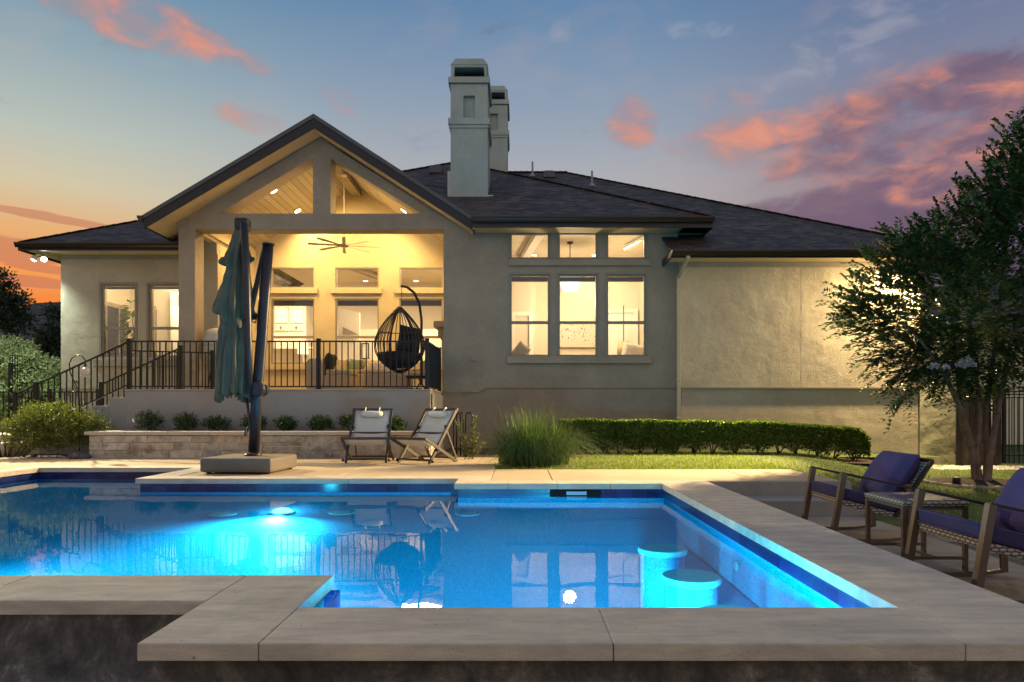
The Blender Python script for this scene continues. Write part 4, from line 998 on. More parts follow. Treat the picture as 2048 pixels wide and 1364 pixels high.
rail('stair_railing', 'rear black stair railing sloping down behind the front one', (at(361, 0, 13.4).x, 13.4, 1.17), (at(203, 0, 13.4).x, 13.4, .44), .86, [0, 1], bot=.08)
rail('patio_railing', 'black railing behind the front one, between column and umbrella', (at(265, 0, 13.5).x, 13.5, 1.12), (at(425, 0, 14.0).x, 14.0, 1.12), .86, [1], spacing=.125)
# iron fence in the left yard
def iron_fence(name, lbl, p, q_, hgt, spacing=.11, posts=(0, 1), over=.0, rails=(.12, 1.0)):
    p, q_ = Vector(p), Vector(q_); o = thing(name, lbl, 'fence', p); mb = MB(); up = Vector((0, 0, 1))
    for k in rails: mb.bar(p+up*hgt*k, q_+up*hgt*k, .03, .025)
    n = max(2, int(Vector((q_.x-p.x, q_.y-p.y, 0)).length/spacing))
    for i in range(n+1):
        a = p.lerp(q_, i/n); mb.box(a.x-.008, a.x+.008, a.y-.008, a.y+.008, a.z+.02, a.z+hgt+over)
    mb.build('pickets', M_black, o)
    for t_ in posts:
        a = p.lerp(q_, t_); MB().box(a.x-.028, a.x+.028, a.y-.028, a.y+.028, a.z, a.z+hgt+.06).build('post', M_black, o)
    return o
zt = at(0, 784, 13.6).z
iron_fence('iron_fence', 'low black iron fence passing behind the large yellow green bush', (at(-60, 0, 13.6).x, 13.6, -.05), (at(196, 0, 13.6).x, 13.6, -.05), zt+.05, posts=(.12, .62, 1))
iron_fence('iron_fence', 'black iron fence with raised pickets receding along the pale hedge', (at(20, 0, 16.0).x, 16.0, -.05), (at(122, 0, 18.5).x, 18.5, .1), 1.9, over=.25, posts=(0,))
MB().box(at(-80, 0, 12.6).x, at(26, 0, 12.6).x, 12.0, 13.5, -.05, at(0, 871, 12.0).z).build('garden_step', M_coping, None, bevel=.02)
MB().box(at(-80, 0, 11.6).x, at(24, 0, 11.6).x, 11.5, 11.99, -.05, .22).build('garden_step', M_coping, None, bevel=.02)
for k, o in enumerate([o for o in bpy.data.objects if o.name.startswith('garden_step')]):
    tag(o, ['upper pale limestone step beside the big bush', 'lower pale limestone step beside the big bush'][k], 'step', 'limestone garden steps')

# ================================================================== STONE PLANTER
M_ashlar = island_mat('limestone_blocks', [(.52, .46, .37), (.42, .38, .32), (.60, .53, .43), (.34, .33, .32), (.55, .46, .34), (.46, .41, .34)], .9, .9, 28, 7, stain=(.13, .085, .055))
M_cap = mat('limestone_cap', (.50, .44, .35), .85, .06, 3, .4, 60)
plr = thing('stone_planter', 'long low limestone block planter wall in front of the patio', 'planter', (-4.4, 11.6, 0))
r = random.Random(11); ab = MB(); PX0, PX1 = -7.23, -1.50
def stones(fx, u0, u1):
    z = -.02
    for hh in (.135, .135, .12):
        u = u0
        while u < u1-.02:
            L_ = r.choice((.12, .24, .34, .45, .62, .75)); L_ = min(L_, u1-u)
            if u1-u-L_ < .1: L_ = u1-u
            two = hh > .13 and r.random() < .12
            zs = [(z, z+hh)] if not two else [(z, z+hh*.5), (z+hh*.5, z+hh)]
            for (a, b_) in zs: fx(u+.005, u+L_-.005, a+.005, b_-.005, r.uniform(-.012, .012))
            u += L_
        z += hh
def jbox(x0, x1, y0, y1, z0, z1):
    v = [(x+r.uniform(-.006, .006), y+r.uniform(-.004, .004), z+r.uniform(-.004, .004)) for x in (x0, x1) for y in (y0, y1) for z in (z0, z1)]
    ab.add(v, [(0,1,3,2), (4,6,7,5), (0,4,5,1), (2,3,7,6), (0,2,6,4), (1,5,7,3)])
stones(lambda a, b_, c, d_, o: jbox(a, b_, 11.27+o, 11.5, c, d_), PX0, PX1-.22)
stones(lambda a, b_, c, d_, o: jbox(PX1-.2, PX1+o, a, b_, c, d_), 11.26, 12.18)
stones(lambda a, b_, c, d_, o: jbox(PX0+o, PX0+.2, a, b_, c, d_), 11.52, 12.18)
ab.build('block_wall', M_ashlar, plr, bevel=.008)
MB().box(PX0+.02, PX1-.03, 11.285, 12.19, -.05, .37).build('mortar_core', M_cap, plr)
cp_ = MB(); u = PX0-.05
while u < PX1:
    L_ = min(r.choice((.7, .9, 1.1)), PX1+.04-u); cp_.box(u+.003, u+L_-.003, 11.22, 11.56, .375, .434); u += L_
for (a, b_) in ((11.565, 12.19),): cp_.box(PX1-.28, PX1+.04, a, b_, .375, .434); cp_.box(PX0-.05, PX0+.27, a, b_, .375, .434)
cp_.build('cap', M_cap, plr, bevel=.008)
MB().box(PX0+.27, PX1-.28, 11.57, 12.19, .30, .385).build('soil', M_mulch, plr)
where = ['largest small boxwood on the planter, beside the large yellow green bush', 'second small boxwood on the planter counted from the large bush', 'low wide boxwood, third on the planter counted from the large bush', 'small boxwood directly behind the umbrella mast', 'small boxwood next after the umbrella mast, towards the deck chairs', 'small boxwood midway between umbrella mast and deck chairs', 'small boxwood partly hidden by the straight facing deck chair', 'small boxwood between the two deck chairs']
for i, (px_, wd, top) in enumerate(((298, 60, 818), (372, 50, 824), (434, 60, 831), (507, 50, 826), (572, 48, 831), (642, 56, 830), (701, 50, 825), (789, 46, 832))):
    c = at(px_, 862, 11.87); hh = (862-top)*11.87/F; wr = wd/2*11.87/F
    s_ = thing('boxwood_shrub', where[i], 'shrub', (c.x, 11.87, .385), 'boxwood shrubs on the planter')
    shrubby('foliage', [((c.x, 11.87, .385+hh*.52), (wr*.85, .2, hh*.42), 1)], 230, .034, .022, L_box, s_, 40+i, 6, .09, .35, .8)
    tw = MB()
    for k in range(5): a = k*1.3; tw.tube([(c.x, 11.87, .37), (c.x+math.cos(a)*.08, 11.87+math.sin(a)*.08, .385+hh*.5)], [.008, .004], 5)
    tw.build('stem', M_twig, s_)
# ================================================================== SHRUBS, HEDGE, GRASSES
bb_ = thing('large_bush', 'large yellow green bush at the end of the stone planter', 'bush', (-8.9, 11.4, 0))
def bl(px_, py_, y, rx, rz, ry=.5, wgt=1): c = at(px_, py_, y); return ((c.x, c.y, c.z), (rx*y/F, ry, rz*y/F), wgt)
shrubby('foliage', [bl(100, 862, 11.45, 78, 44, .5, 3), bl(60, 868, 11.3, 48, 38, .4, 1.4), bl(148, 862, 11.5, 50, 40, .45, 1.5), bl(85, 838, 11.6, 40, 24, .4, .8), bl(120, 834, 11.6, 30, 20, .3, .5), bl(185, 862, 11.7, 26, 30, .25, .5)], 2300, .055, .014, L_lime, bb_, 91, 8, .16, .5, 1.2)
tw = MB(); r = random.Random(2)
for k in range(16):
    a = r.uniform(-.6, .6); tw.tube([(-8.8+a*.6, 11.45, -.03), (-8.8+a*1.3, 11.45+r.uniform(-.3, .3), .5)], [.012, .005], 5)
tw.build('stem', M_twig, bb_)
hd = thing('clipped_hedge', 'long clipped green hedge along the house wall behind the lawn', 'hedge', (3.7, 12.55, -.1))
r = random.Random(21); hm = MB(); sm_ = MB()
def hedge_top(x): 
    return .60-.012*max(0, x-1.0)-.075*sstep((x-4.6)/1.2)*1 - (.22*sstep((x-6.15)/.42))
hx0, hx1 = .75, 6.54
for k in range(56000):
    x = r.uniform(hx0, hx1); g0 = ground_h(x, 12.6)
    tp = hedge_top(x)+.009*math.sin(x*6)+.008*math.sin(x*23+1); lowz = g0+.05+.07*abs(math.sin(x*2.3))+.05*math.sin(x*11)
    yf, yb = 12.27+.018*math.sin(x*8.3)+.015*math.sin(x*19), 12.95
    u = r.random()
    if u < .52: p = Vector((x, yf+abs(r.gauss(0, .035)), r.uniform(lowz, tp))); n_ = Vector((0, -1, .3))
    elif u < .86: p = Vector((x, r.uniform(yf, yb), tp-abs(r.gauss(0, .02)))); n_ = Vector((0, -.2, 1))
    else: p = Vector((x, r.uniform(yf+.05, yb), r.uniform(lowz, tp))); n_ = rvec(r)
    if x > hx1-.35:                                        # rounded end
        e = (x-(hx1-.35))/.35; s2 = math.sqrt(max(0, 1-e*e)); p.y = 12.62+(p.y-12.62)*max(.15, s2); 
    if p.z < lowz+.1 and r.random() < .5: continue
    d_ = (n_*.7+rvec(r)).normalized(); leaf(hm, p, d_, rvec(r), r.uniform(.03, .055), .027)
hm.build('foliage', L_hedge, hd, fix=False)
x = hx0+.1
while x < hx1-.1:
    g0 = ground_h(x, 12.6)-.02
    for k in range(4):
        a = r.uniform(-.18, .18); sm_.tube([(x, 12.6+r.uniform(-.06, .06), g0), (x+a*.5, 12.55+r.uniform(-.15, .1), g0+.16), (x+a, 12.5+r.uniform(-.2, .2), g0+.36)], [.014, .01, .006], 5)
    x += r.uniform(.3, .42)
sm_.build('stem', M_twig, hd)
og = thing('ornamental_grass', 'tall fountain grass clump at the deck edge beside the lawn', 'grass clump', (.2, 9.75, 0))
L_og = leafmat('fountain_grass_blade', (.02, .05, .010), (.05, .11, .022), (.17, .20, .07), .5, .35)
gm = MB(); r = random.Random(33)
for k in range(3600):
    a = r.uniform(0, 6.283); rr_ = abs(r.gauss(0, .17)); bx, by = .22+math.cos(a)*min(rr_*1.5, .50), 9.82+math.sin(a)*min(rr_, .32)
    ln = r.uniform(.4, 1.12); a2 = a+r.gauss(0, .7); out = r.uniform(.15, 1.05)*(1.25 if r.random() < .35 else .8); wd = r.uniform(.0028, .005)
    pts = []; 
    for i in range(6):
        t_ = i/5; zz = ln*(t_-.62*t_**3*out*1.5); xy = out*ln*t_**1.8
        pts.append(Vector((bx+math.cos(a2)*xy, by+math.sin(a2)*xy*.8, max(.01, zz))))
    sd = Vector((-math.sin(a2), math.cos(a2), 0)); sd = (sd+Vector((.6, 0, 0))).normalized(); vs = []
    for i, p in enumerate(pts): w_ = wd*(1-.85*i/5); vs += [p-sd*w_, p+sd*w_]
    gm.add(vs, [(2*i, 2*i+1, 2*i+3, 2*i+2) for i in range(5)])
gm.build('blades', L_og, og, fix=False)
sg = thing('flowering_sage', 'loose upright pale green plant between deck chairs and fountain grass', 'plant', (-.83, 10.95, -.02))
r = random.Random(8); pm = MB(); stm = MB()
for (px_, py_, n_) in ((915, 838, 34), (951, 832, 60), (945, 850, 50), (930, 868, 60), (960, 862, 46), (925, 890, 55), (950, 890, 60), (968, 885, 40), (940, 902, 50)):
    tip = at(px_, py_, 10.95); bs_ = Vector((-.83+r.uniform(-.08, .08), 10.95, -.02)); stm.tube([bs_, bs_.lerp(tip, .5)+Vector((r.uniform(-.05, .05), 0, 0)), tip], [.006, .005, .002], 5)
    for k in range(n_):
        t_ = r.uniform(.25, 1); p = bs_.lerp(tip, t_); d_ = (Vector((r.uniform(-1, 1), r.uniform(-1, 1), .5))).normalized(); leaf(pm, p, d_, rvec(r), r.uniform(.04, .085), .022)
pm.build('foliage', L_lime, sg, fix=False); stm.build('stem', M_twig, sg)
# low mulch edging plants beside the sage
# ================================================================== PATIO FURNISHINGS
def ceil_pt(px_, py_):                         # meet a view ray with the vaulted ceiling
    dx, dz = (px_-CX)/F, (CY-py_)/F; best = None
    for sgn, sl_ in ((-1, SL_L), (1, SL_R)):
        # z = A + s*(x-xa), s=+SL_L on left, -SL_R on right
        s = SL_L if sgn < 0 else -SL_R; A = GA[1]-.29
        Y = (H-(A-s*GA[0]))/(s*dx-dz) if abs(s*dx-dz) > 1e-6 else -1
        x = dx*Y
        if 14.5 < Y < 17.2 and (x-GA[0])*sgn >= 0: best = (x, Y, H+dz*Y, s)
    return best
for (px_, py_, lbl, pw_) in ((547, 381, 'recessed light higher up on the plank ceiling in the gable opening', 240), (595, 421, 'bright recessed light on the plank ceiling just above the gable beam', 290), (808, 421, 'recessed light in the gable opening with the fan rod', 260)):
    c = ceil_pt(px_, py_)
    if c is None: print('no ceiling hit', px_, py_); continue
    can(c[0], c[1], c[2], lbl, pw_, 'recessed patio ceiling lights', PAT, .08, -math.atan(c[3]), spot=176)
can(-6.2, 15.6, gcl(-6.2)-.035, 'added fill light on the vaulted ceiling above the umbrella, hidden by the beam', 250, 'recessed patio ceiling lights', PAT, .08, -math.atan(SL_L), spot=176)  # extra light added behind the beam to brighten the patio
can(-2.2, 15.6, gcl(-2.2)-.035, 'added fill light on the vaulted ceiling above the egg chair', 240, 'recessed patio ceiling lights', PAT, .08, math.atan(SL_R), spot=176)  # second extra light, likewise added and kept out of sight
# ceiling fan
fc = at(688, 491, 15.6); fan = thing('ceiling_fan', 'grey ceiling fan with long thin blades hanging from the patio vault', 'ceiling fan', (fc.x, fc.y, fc.z))
M_fan = mat('fan_metal', (.34, .30, .22), .4, .05, 6, metal=.3)
b = MB(); b.lathe([(.07, 6.22), (.07, 6.26)], (fc.x, fc.y, 0), 18); b.tube([(fc.x, fc.y, 6.24), (fc.x, fc.y, fc.z+.13)], .011, 8); b.build('down_rod', M_white, fan)
b = MB(); b.lathe([(.03, .16), (.06, .14), (.06, .05), (.11, .03), (.115, -.01), (.08, -.04), (.02, -.045)], fc, 24); b.build('motor', M_fan, fan)
for k in range(8):
    a = R(k*45+14); d = Vector((math.cos(a), math.sin(a), 0)); s = Vector((-math.sin(a), math.cos(a), .32)).normalized()
    b = MB(); p0, p1 = fc+d*.1, fc+d*.80; n_ = d.cross(s).normalized()*.006; vs = []
    for p, wd in ((p0, .028), (p1, .042)):
        for sg_ in (-1, 1):
            for t_ in (-1, 1): vs.append(p+s*wd*sg_+n_*t_)
    b.add(vs, [(0, 1, 3, 2), (4, 6, 7, 5), (0, 4, 5, 1), (2, 3, 7, 6), (0, 2, 6, 4), (1, 5, 7, 3)]); b.build('blade', M_fan, fan)
# egg chair
M_wick = mat('black_wicker', (.02, .016, .013), .55, .25, 30, .5, 120)
M_cush = mat('black_cushion', (.012, .011, .012), .9, .2, 10, .4, 40)
YE = 13.25; ec = at(799, 680, YE)
egg = thing('hanging_egg_chair', 'black wicker egg chair hanging from a curved stand on the patio', 'hanging chair', (at(800, 0, YE).x, YE, 1.17))
px = lambda a, b_, y=YE: at(a, b_, y)
b = MB(); b.tube([px(843, 770), px(843, 700), px(843, 640), px(839, 608), px(828, 585), px(814, 574), px(802, 572)], .026, 12)
b.lathe([(.5, 1.172), (.53, 1.18), (.53, 1.195), (.5, 1.2), (.47, 1.195)], (ec.x, YE+.15, 0), 36); b.bar((px(843, 0).x, YE, 1.20), (ec.x, YE+.15, 1.2), .05, .04); b.build('stand', M_black, egg)
b = MB(); 
for k in range(10):
    z_ = px(0, 575+k*4).z; 
    b.tube([(px(803, 0).x, YE+(.008 if k % 2 else 0), z_), (px(803, 0).x+(0 if k % 2 else .012), YE, z_-.02), (px(803, 0).x, YE-.006, z_-.038)], .006, 5)
b.build('chain', M_black, egg)
ztop, zbot = px(0, 613).z, px(0, 745).z; Rm = 50*YE/F
def egg_r(t):                                    # t 0 top .. 1 bottom
    return Rm*math.sin(math.pi*t**.62)**.72 if 0 < t < 1 else .0
def egg_r(t): 
    t = min(max(t, 0), 1); return Rm*(math.sin(math.pi*(t**1.32))**.62)*(1) if 0 < t < 1 else 0.0
# widest below the middle
tt = [i/22 for i in range(23)]
b = MB()
for k in range(36):
    a = 2*math.pi*k/36
    if R(60) < a < R(122): continue
    pts = []
    for t_ in tt:
        rr_ = max(.03, egg_r(1-(1-t_)**1.0 if False else t_)) if t_ < .9 else max(.05, egg_r(t_))
        pts.append(Vector((ec.x+math.cos(a)*rr_, YE+.02+math.sin(a)*rr_*.92, ztop+(zbot-ztop)*t_)))
    b.tube(pts, .0085, 5)
b.build('ribs', M_wick, egg)
b = MB()
for t_ in (.07, .97):
    rr_ = max(.05, egg_r(t_)); b.tube([Vector((ec.x+math.cos(2*math.pi*k/28)*rr_, YE+.02+math.sin(2*math.pi*k/28)*rr_*.92, ztop+(zbot-ztop)*t_)) for k in range(29)], .014, 7)
for t_ in (.40, .74, .84, .91):
    rr_ = egg_r(t_); b.tube([Vector((ec.x+math.cos(R(122)+R(298)*k/40)*rr_, YE+.02+math.sin(R(122)+R(298)*k/40)*rr_*.92, ztop+(zbot-ztop)*t_+(.05*math.cos(2*math.pi*k/40) if t_ < .5 else 0))) for k in range(41)], .009, 6)
for sgn in (R(58), R(124)):
    b.tube([Vector((ec.x+math.cos(sgn)*max(.03, egg_r(t_)), YE+.02+math.sin(sgn)*max(.03, egg_r(t_))*.92, ztop+(zbot-ztop)*t_)) for t_ in tt], .02, 7)
b.build('hoops', M_wick, egg)
b = MB(); zc = zbot+.33; b.lathe([(.02, -.25), (.22, -.22), (.36, -.12), (.43, 0), (.40, .06), (.25, .08), (.02, .06)], (ec.x, YE+.02, zc), 28); b.build('seat_cushion', M_cush, egg)
pillow('back_cushion', (ec.x+.20, YE-.06, zc+.30), (.46, .26, .56), M_cush, None, (R(8), R(8), R(20)), egg)
# covered kettle grill by the left column
gl_ = thing('kettle_grill', 'round pale covered kettle grill standing by the patio column', 'grill', (-6.5, 14.42, 1.17)); M_cover = mat('grill_cover', (.42, .38, .31), .8, .1, 5, .4, 30)
MB().lathe([(.25, .98), (.27, 1.05), (.27, 1.12), (.24, 1.24), (.17, 1.33), (.07, 1.37), (.02, 1.38)], (-6.5, 14.42, 1.17), 28).build('lid', M_cover, gl_)
MB().lathe([(.08, .76), (.19, .82), (.26, .95), (.265, .978)], (-6.5, 14.42, 1.17), 28).build('bowl', M_cover, gl_)
b = MB()
for k in range(3): a = k*2.09+.5; b.tube([(-6.5+math.cos(a)*.12, 14.42+math.sin(a)*.12, 1.99), (-6.5+math.cos(a)*.3, 14.42+math.sin(a)*.26, 1.17)], .014, 6)
b.build('legs', M_black, gl_)
# wicker furniture
M_wkr = None
m = bpy.data.materials.new('tan_wicker'); m.use_nodes = True; t = NT(m.node_tree); bb0 = t.n['Principled BSDF']; o_ = t.node('ShaderNodeTexCoord').outputs['Object']; q = t.sep(o_)
u_ = t.m('MULTIPLY', t.m('ADD', q[0], q[1]), 42); v__ = t.m('MULTIPLY', q[2], 42)
par = t.m('PINGPONG', t.m('FLOOR', v__), 1)
wv = t.m('MULTIPLY', t.m('ABSOLUTE', t.m('SINE', t.m('MULTIPLY', t.m('ADD', u_, par), 1.5708))), t.m('ABSOLUTE', t.m('SINE', t.m('MULTIPLY', v__, 3.1416))))
t.put(bb0.inputs['Base Color'], t.ramp(wv, [(.1, (.15, .11, .07, 1)), (.6, (.50, .41, .28, 1))])); bb0.inputs['Roughness'].default_value = .6
bn = t.node('ShaderNodeBump'); bn.inputs['Strength'].default_value = .9; bn.inputs['Distance'].default_value = .008; t.put(bn.inputs['Height'], wv); t.l.new(bn.outputs[0], bb0.inputs['Normal']); M_wkr = m
M_gcush = mat('olive_cushion', (.30, .25, .16), .9, .1, 8, .4, 50)
m = bpy.data.materials.new('patterned_fabric'); m.use_nodes = True; t = NT(m.node_tree); bb0 = t.n['Principled BSDF']; o_ = t.node('ShaderNodeTexCoord').outputs['Object']
wvn = t.noise(o_, 13, 2, .4, 2.2); t.put(bb0.inputs['Base Color'], t.ramp(wvn, [(.42, (.50, .43, .30, 1)), (.5, (.22, .17, .10, 1)), (.58, (.52, .45, .32, 1))])); bb0.inputs['Roughness'].default_value = .9; M_patt = m
Yc = 15.0
ac = thing('wicker_armchair', 'tan wicker armchair with dark back cushion behind the middle railing post', 'armchair', (-4.2, Yc+.3, 1.17))
z_ = lambda p, y=Yc: at(0, p, y).z
b = MB(); b.prism([(at(612, 0, Yc).x, 1.19), (at(648, 0, Yc).x, 1.19), (at(648, 0, Yc).x, z_(730)), (at(640, 0, Yc).x, z_(715)), (at(618, 0, Yc).x, z_(717)), (at(612, 0, Yc).x, z_(724))], 'y', Yc, Yc+.75); b.build('backrest', M_wkr, ac, bevel=.02)
b = MB(); b.box(at(648, 0, Yc).x, at(700, 0, Yc).x, Yc, Yc+.75, 1.22, z_(750)); b.build('seat_base', M_wkr, ac, bevel=.02)
b = MB(); b.box(at(650, 0, Yc).x, at(701, 0, Yc).x, Yc+.03, Yc+.72, z_(750)+.002, z_(739)); b.build('seat_cushion', M_gcush, ac, bevel=.03)
pillow('back_cushion', ((at(651, 0, Yc).x), Yc+.38, z_(726)), (.62, .2, .5), M_cush, None, (R(10), 0, R(90)), ac)
b = MB(); 
for xx_ in (615, 696): 
    for yy in (Yc+.05, Yc+.7): b.box(at(xx_, 0, Yc).x-.02, at(xx_, 0, Yc).x+.02, yy-.02, yy+.02, 1.17, 1.222)
b.build('leg', M_black, ac)
pillow('throw_pillow', (at(668, 0, Yc+.4).x, Yc+.55, z_(728)), (.34, .14, .34), M_patt, 'small patterned pillow on the wicker armchair', (R(-18), 0, R(60)))
so = thing('wicker_sofa', 'tan wicker sofa with patterned cushions behind the egg chair', 'sofa', (-2.7, 15.3, 1.17)); Ys = 14.95
b = MB(); b.box(at(727, 0, Ys).x, at(815, 0, Ys).x, Ys, Ys+.8, 1.2, z_(747, Ys)); b.build('base', M_wkr, so, bevel=.025)
b = MB(); b.box(at(729, 0, Ys).x, at(812, 0, Ys).x, Ys+.02, Ys+.78, z_(747, Ys)+.002, z_(741, Ys)); b.build('seat_cushion', M_gcush, so, bevel=.03)
for i, xx_ in enumerate((748, 772, 796)): pillow('throw_pillow', (at(xx_, 0, Ys+.3).x, Ys+.45, z_(733, Ys)), (.36, .16, .28), M_patt, ['patterned pillow on the wicker sofa end away from the egg chair', 'patterned pillow in the middle of the wicker sofa', 'patterned pillow on the wicker sofa directly behind the egg chair'][i], (R(-20), 0, R(8*(i-1))), group='patterned pillows on the sofa')
s2_ = thing('wicker_loveseat', 'tan wicker loveseat with green pillow against the back wall windows', 'sofa', (-3.9, 16.5, 1.17)); Y2 = 16.3
b = MB(); b.box(at(668, 0, Y2).x, at(755, 0, Y2).x, Y2, Y2+.7, 1.2, z_(748, Y2)); b.box(at(668, 0, Y2).x, at(755, 0, Y2).x, Y2+.62, Y2+.8, 1.2, z_(718, Y2)); b.build('frame', M_wkr, s2_, bevel=.025)
b = MB(); b.box(at(670, 0, Y2).x, at(753, 0, Y2).x, Y2+.01, Y2+.62, z_(748, Y2)+.002, z_(739, Y2)); b.build('seat_cushion', M_gcush, s2_, bevel=.03)
for i, xx_ in enumerate((680, 709, 742)): pillow('throw_pillow', (at(xx_, 0, Y2+.4).x, Y2+.5, z_(729, Y2)), (.34, .14, .34), (M_gcush, mat('sage_pillow', (.12, .16, .10), .9, .1), M_patt)[i], ['olive pillow on the wicker loveseat', 'sage green pillow on the wicker loveseat', 'patterned pillow on the wicker loveseat'][i], (R(-15), R(6*i), 0))
s3 = thing('patio_side_chair', 'low dark framed cushioned chair beside the egg chair stand', 'chair', (-1.95, 14.9, 1.17)); Y3 = 14.75
b = MB(); b.box(at(812, 0, Y3).x, at(866, 0, Y3).x, Y3, Y3+.55, z_(756, Y3), z_(752, Y3)); b.build('seat_frame', M_black, s3)
for q_ in ((846, 828, .03), (830, 850, .5), (864, 868, .03)): MB().bar((at(q_[0], 0, Y3).x, Y3+q_[2], z_(755, Y3)), (at(q_[1], 0, Y3).x, Y3+q_[2], 1.17), .03, .03).build('leg', M_black, s3)
b = MB(); b.box(at(814, 0, Y3).x, at(864, 0, Y3).x, Y3, Y3+.55, z_(752, Y3)+.002, z_(745, Y3)); b.box(at(833, 0, Y3).x, at(866, 0, Y3).x, Y3+.44, Y3+.56, z_(745, Y3), z_(718, Y3)); b.build('cushion', M_gcush, s3, bevel=.02)

# ================================================================== UMBRELLA
M_mast = mat('mast_metal', (.030, .026, .030), .38, .1, 4, metal=.35); M_canvas = mat('green_canvas', (.095, .085, .050), .92, .15, 5, .4, 70)
M_basec = mat('umbrella_base', (.125, .10, .08), .7, .1, 3, .3, 60, stain=.2)
UY = 8.85
um = thing('cantilever_umbrella', 'folded green cantilever umbrella standing on the pool deck', 'umbrella', (-3.5, UY, 0))
b = MB(); b.box(-.46, .46, -.42, .42, .018, .2); Mx = Matrix.Translation((-3.52, 8.80, 0)) @ Matrix.Rotation(R(-4), 4, 'Z'); b.v = [tuple(Mx @ Vector(v)) for v in b.v]
b.build('base', M_basec, um, bevel=.035)
b = MB(); 
for i, j in ((-1, -1), (1, -1), (1, 1), (-1, 1)): v = Mx @ Vector((i*.38, j*.34, 0)); b.lathe([(.035, 0), (.035, .03)], v, 12)
b.build('foot', M_black, um)
u = lambda a, c, y=UY: at(a, c, y)
b = MB(); b.tube([u(507, 905), u(514, 790), u(522, 690), u(529, 590), u(536, 490)], .072, 20, flat=.8); b.lathe([(.08, 0), (.08, .018)], u(536.3, 490), 20); b.build('mast', M_mast, um)
b = MB(); b.lathe([(.11, .0), (.11, .02), (.085, .03)], (u(506, 0).x, UY, .2), 20); b.build('mast_flange', M_mast, um)
b = MB(); b.tube([u(501, 795, UY-.10), u(498, 700, UY-.2), u(494, 560, UY-.22), u(488, 447, UY-.16)], [.030, .042, .046, .048], 14, flat=1.2); b.build('arm', M_mast, um)
b = MB(); b.box(u(473, 0).x, u(499, 0).x, UY-.09, UY+.09, u(0, 462).z, u(0, 438).z); b.build('arm_head', M_mast, um, bevel=.03)
b = MB(); b.lathe([(.05, 0), (.058, .03), (.03, .05)], u(478, 463), 14); b.build('hub', M_mast, um)
b = MB(); b.tube([u(499, 636), u(506, 600), u(529, 498)], .017, 8, flat=2.2); b.build('strut', M_mast, um)
b = MB()
for zc_, rr_ in ((0, .105),):
    c = u(518, 778); 
    b.tube([(c.x, UY-.12, c.z), (c.x, UY-.095, c.z), (c.x, UY+.095, c.z), (c.x, UY+.12, c.z)], [.08, .105, .105, .08], 22)
b.box(u(495, 0).x, u(518, 0).x, UY-.06, UY+.06, u(0, 786).z, u(0, 766).z)
b.build('tilt_joint', M_mast, um, bevel=.006)
b = MB(); b.tube([u(531, 770, UY-.13), u(534, 775, UY-.15), u(534, 785, UY-.15), u(530, 790, UY-.13)], .014, 7); b.build('crank_handle', M_mast, um)
b = MB(); b.tube([u(499, 640), u(503, 632), u(513, 636), u(511, 645), u(499, 642)], .012, 6); b.build('collar', M_mast, um)
b = MB(); b.tube([u(493, 797, UY-.02), u(497, 825, UY-.03), u(500, 850, UY-.04), u(496, 862, UY-.05), u(490, 872, UY-.05), u(489, 866, UY-.05), u(499, 850, UY-.05)], [.02, .016, .012, .01, .01, .01, .01], 8); b.build('pull_strap', M_mast, um)
def cloth(lev, n, amp, seed, hem):
    """lev: (py, left px, right px); pleated sleeve"""
    r = random.Random(seed); mb = MB(); N = 120; ph = [r.uniform(0, 6.28) for _ in range(4)]; vs = []
    L2 = []
    for i in range(len(lev)-1):
        for s in range(4):
            f_ = s/4; f_ = f_*f_*(3-2*f_); L2.append(tuple(lev[i][k]+(lev[i+1][k]-lev[i][k])*(s/4 if k == 0 else f_) for k in range(3)))
    L2.append(lev[-1]); K = len(L2)
    for i, (py_, a, c) in enumerate(L2):
        A, C = u(a, py_), u(c, py_); cx_, z_0 = (A.x+C.x)/2, A.z; rx = (C.x-A.x)/2; t_ = i/(K-1)
        am = amp*(.35+.65*t_)
        for k in range(N):
            th = 2*math.pi*k/N; f_ = math.sin(n*th+ph[0]+.5*math.sin(2*th+ph[1]+t_*1.5))
            f_ = math.copysign(abs(f_)**.7, f_)
            rr_ = 1-.45*am+.55*am*f_+.06*math.sin(3*th+ph[2]+t_*4)
            rr_ += am*.35*math.sin(5*th+ph[3]+t_*3)*math.sin(t_*5+ph[1])+am*.25*math.sin(19*th+ph[1]+t_*2)
            hz = hem*(t_**6)*(.5*math.sin(n*th+ph[0]+1.2)+.5*math.sin(2*th+ph[3]))
            vs.append((cx_+math.cos(th)*rx*rr_, UY-.02+math.sin(th)*max(.05, rx*.8)*rr_, z_0+hz))
    fs = [(i*N+k, i*N+(k+1) % N, (i+1)*N+(k+1) % N, (i+1)*N+k) for i in range(K-1) for k in range(N)]
    mb.add(vs, fs, True); return mb
cn = cloth([(461, 471, 488), (475, 466, 494), (495, 461, 497), (515, 452, 500), (530, 444, 503)], 9, .40, 1, .10).build('canopy', M_canvas, um, fix=False, solid=.004)
cloth([(505, 462, 492), (540, 454, 496), (560, 449, 498), (590, 440, 502), (615, 434, 507), (630, 433, 510), (641, 436, 512)], 8, .42, 2, .13).build('canopy_tier', M_canvas, cn, fix=False, solid=.004)
cloth([(612, 449, 492), (640, 448, 496), (662, 443, 497), (676, 444, 498), (690, 439, 497), (720, 436, 498), (760, 433, 498), (796, 431, 497)], 11, .36, 3, .07).build('canopy_tier', M_canvas, cn, fix=False, solid=.004)
b = MB(); 
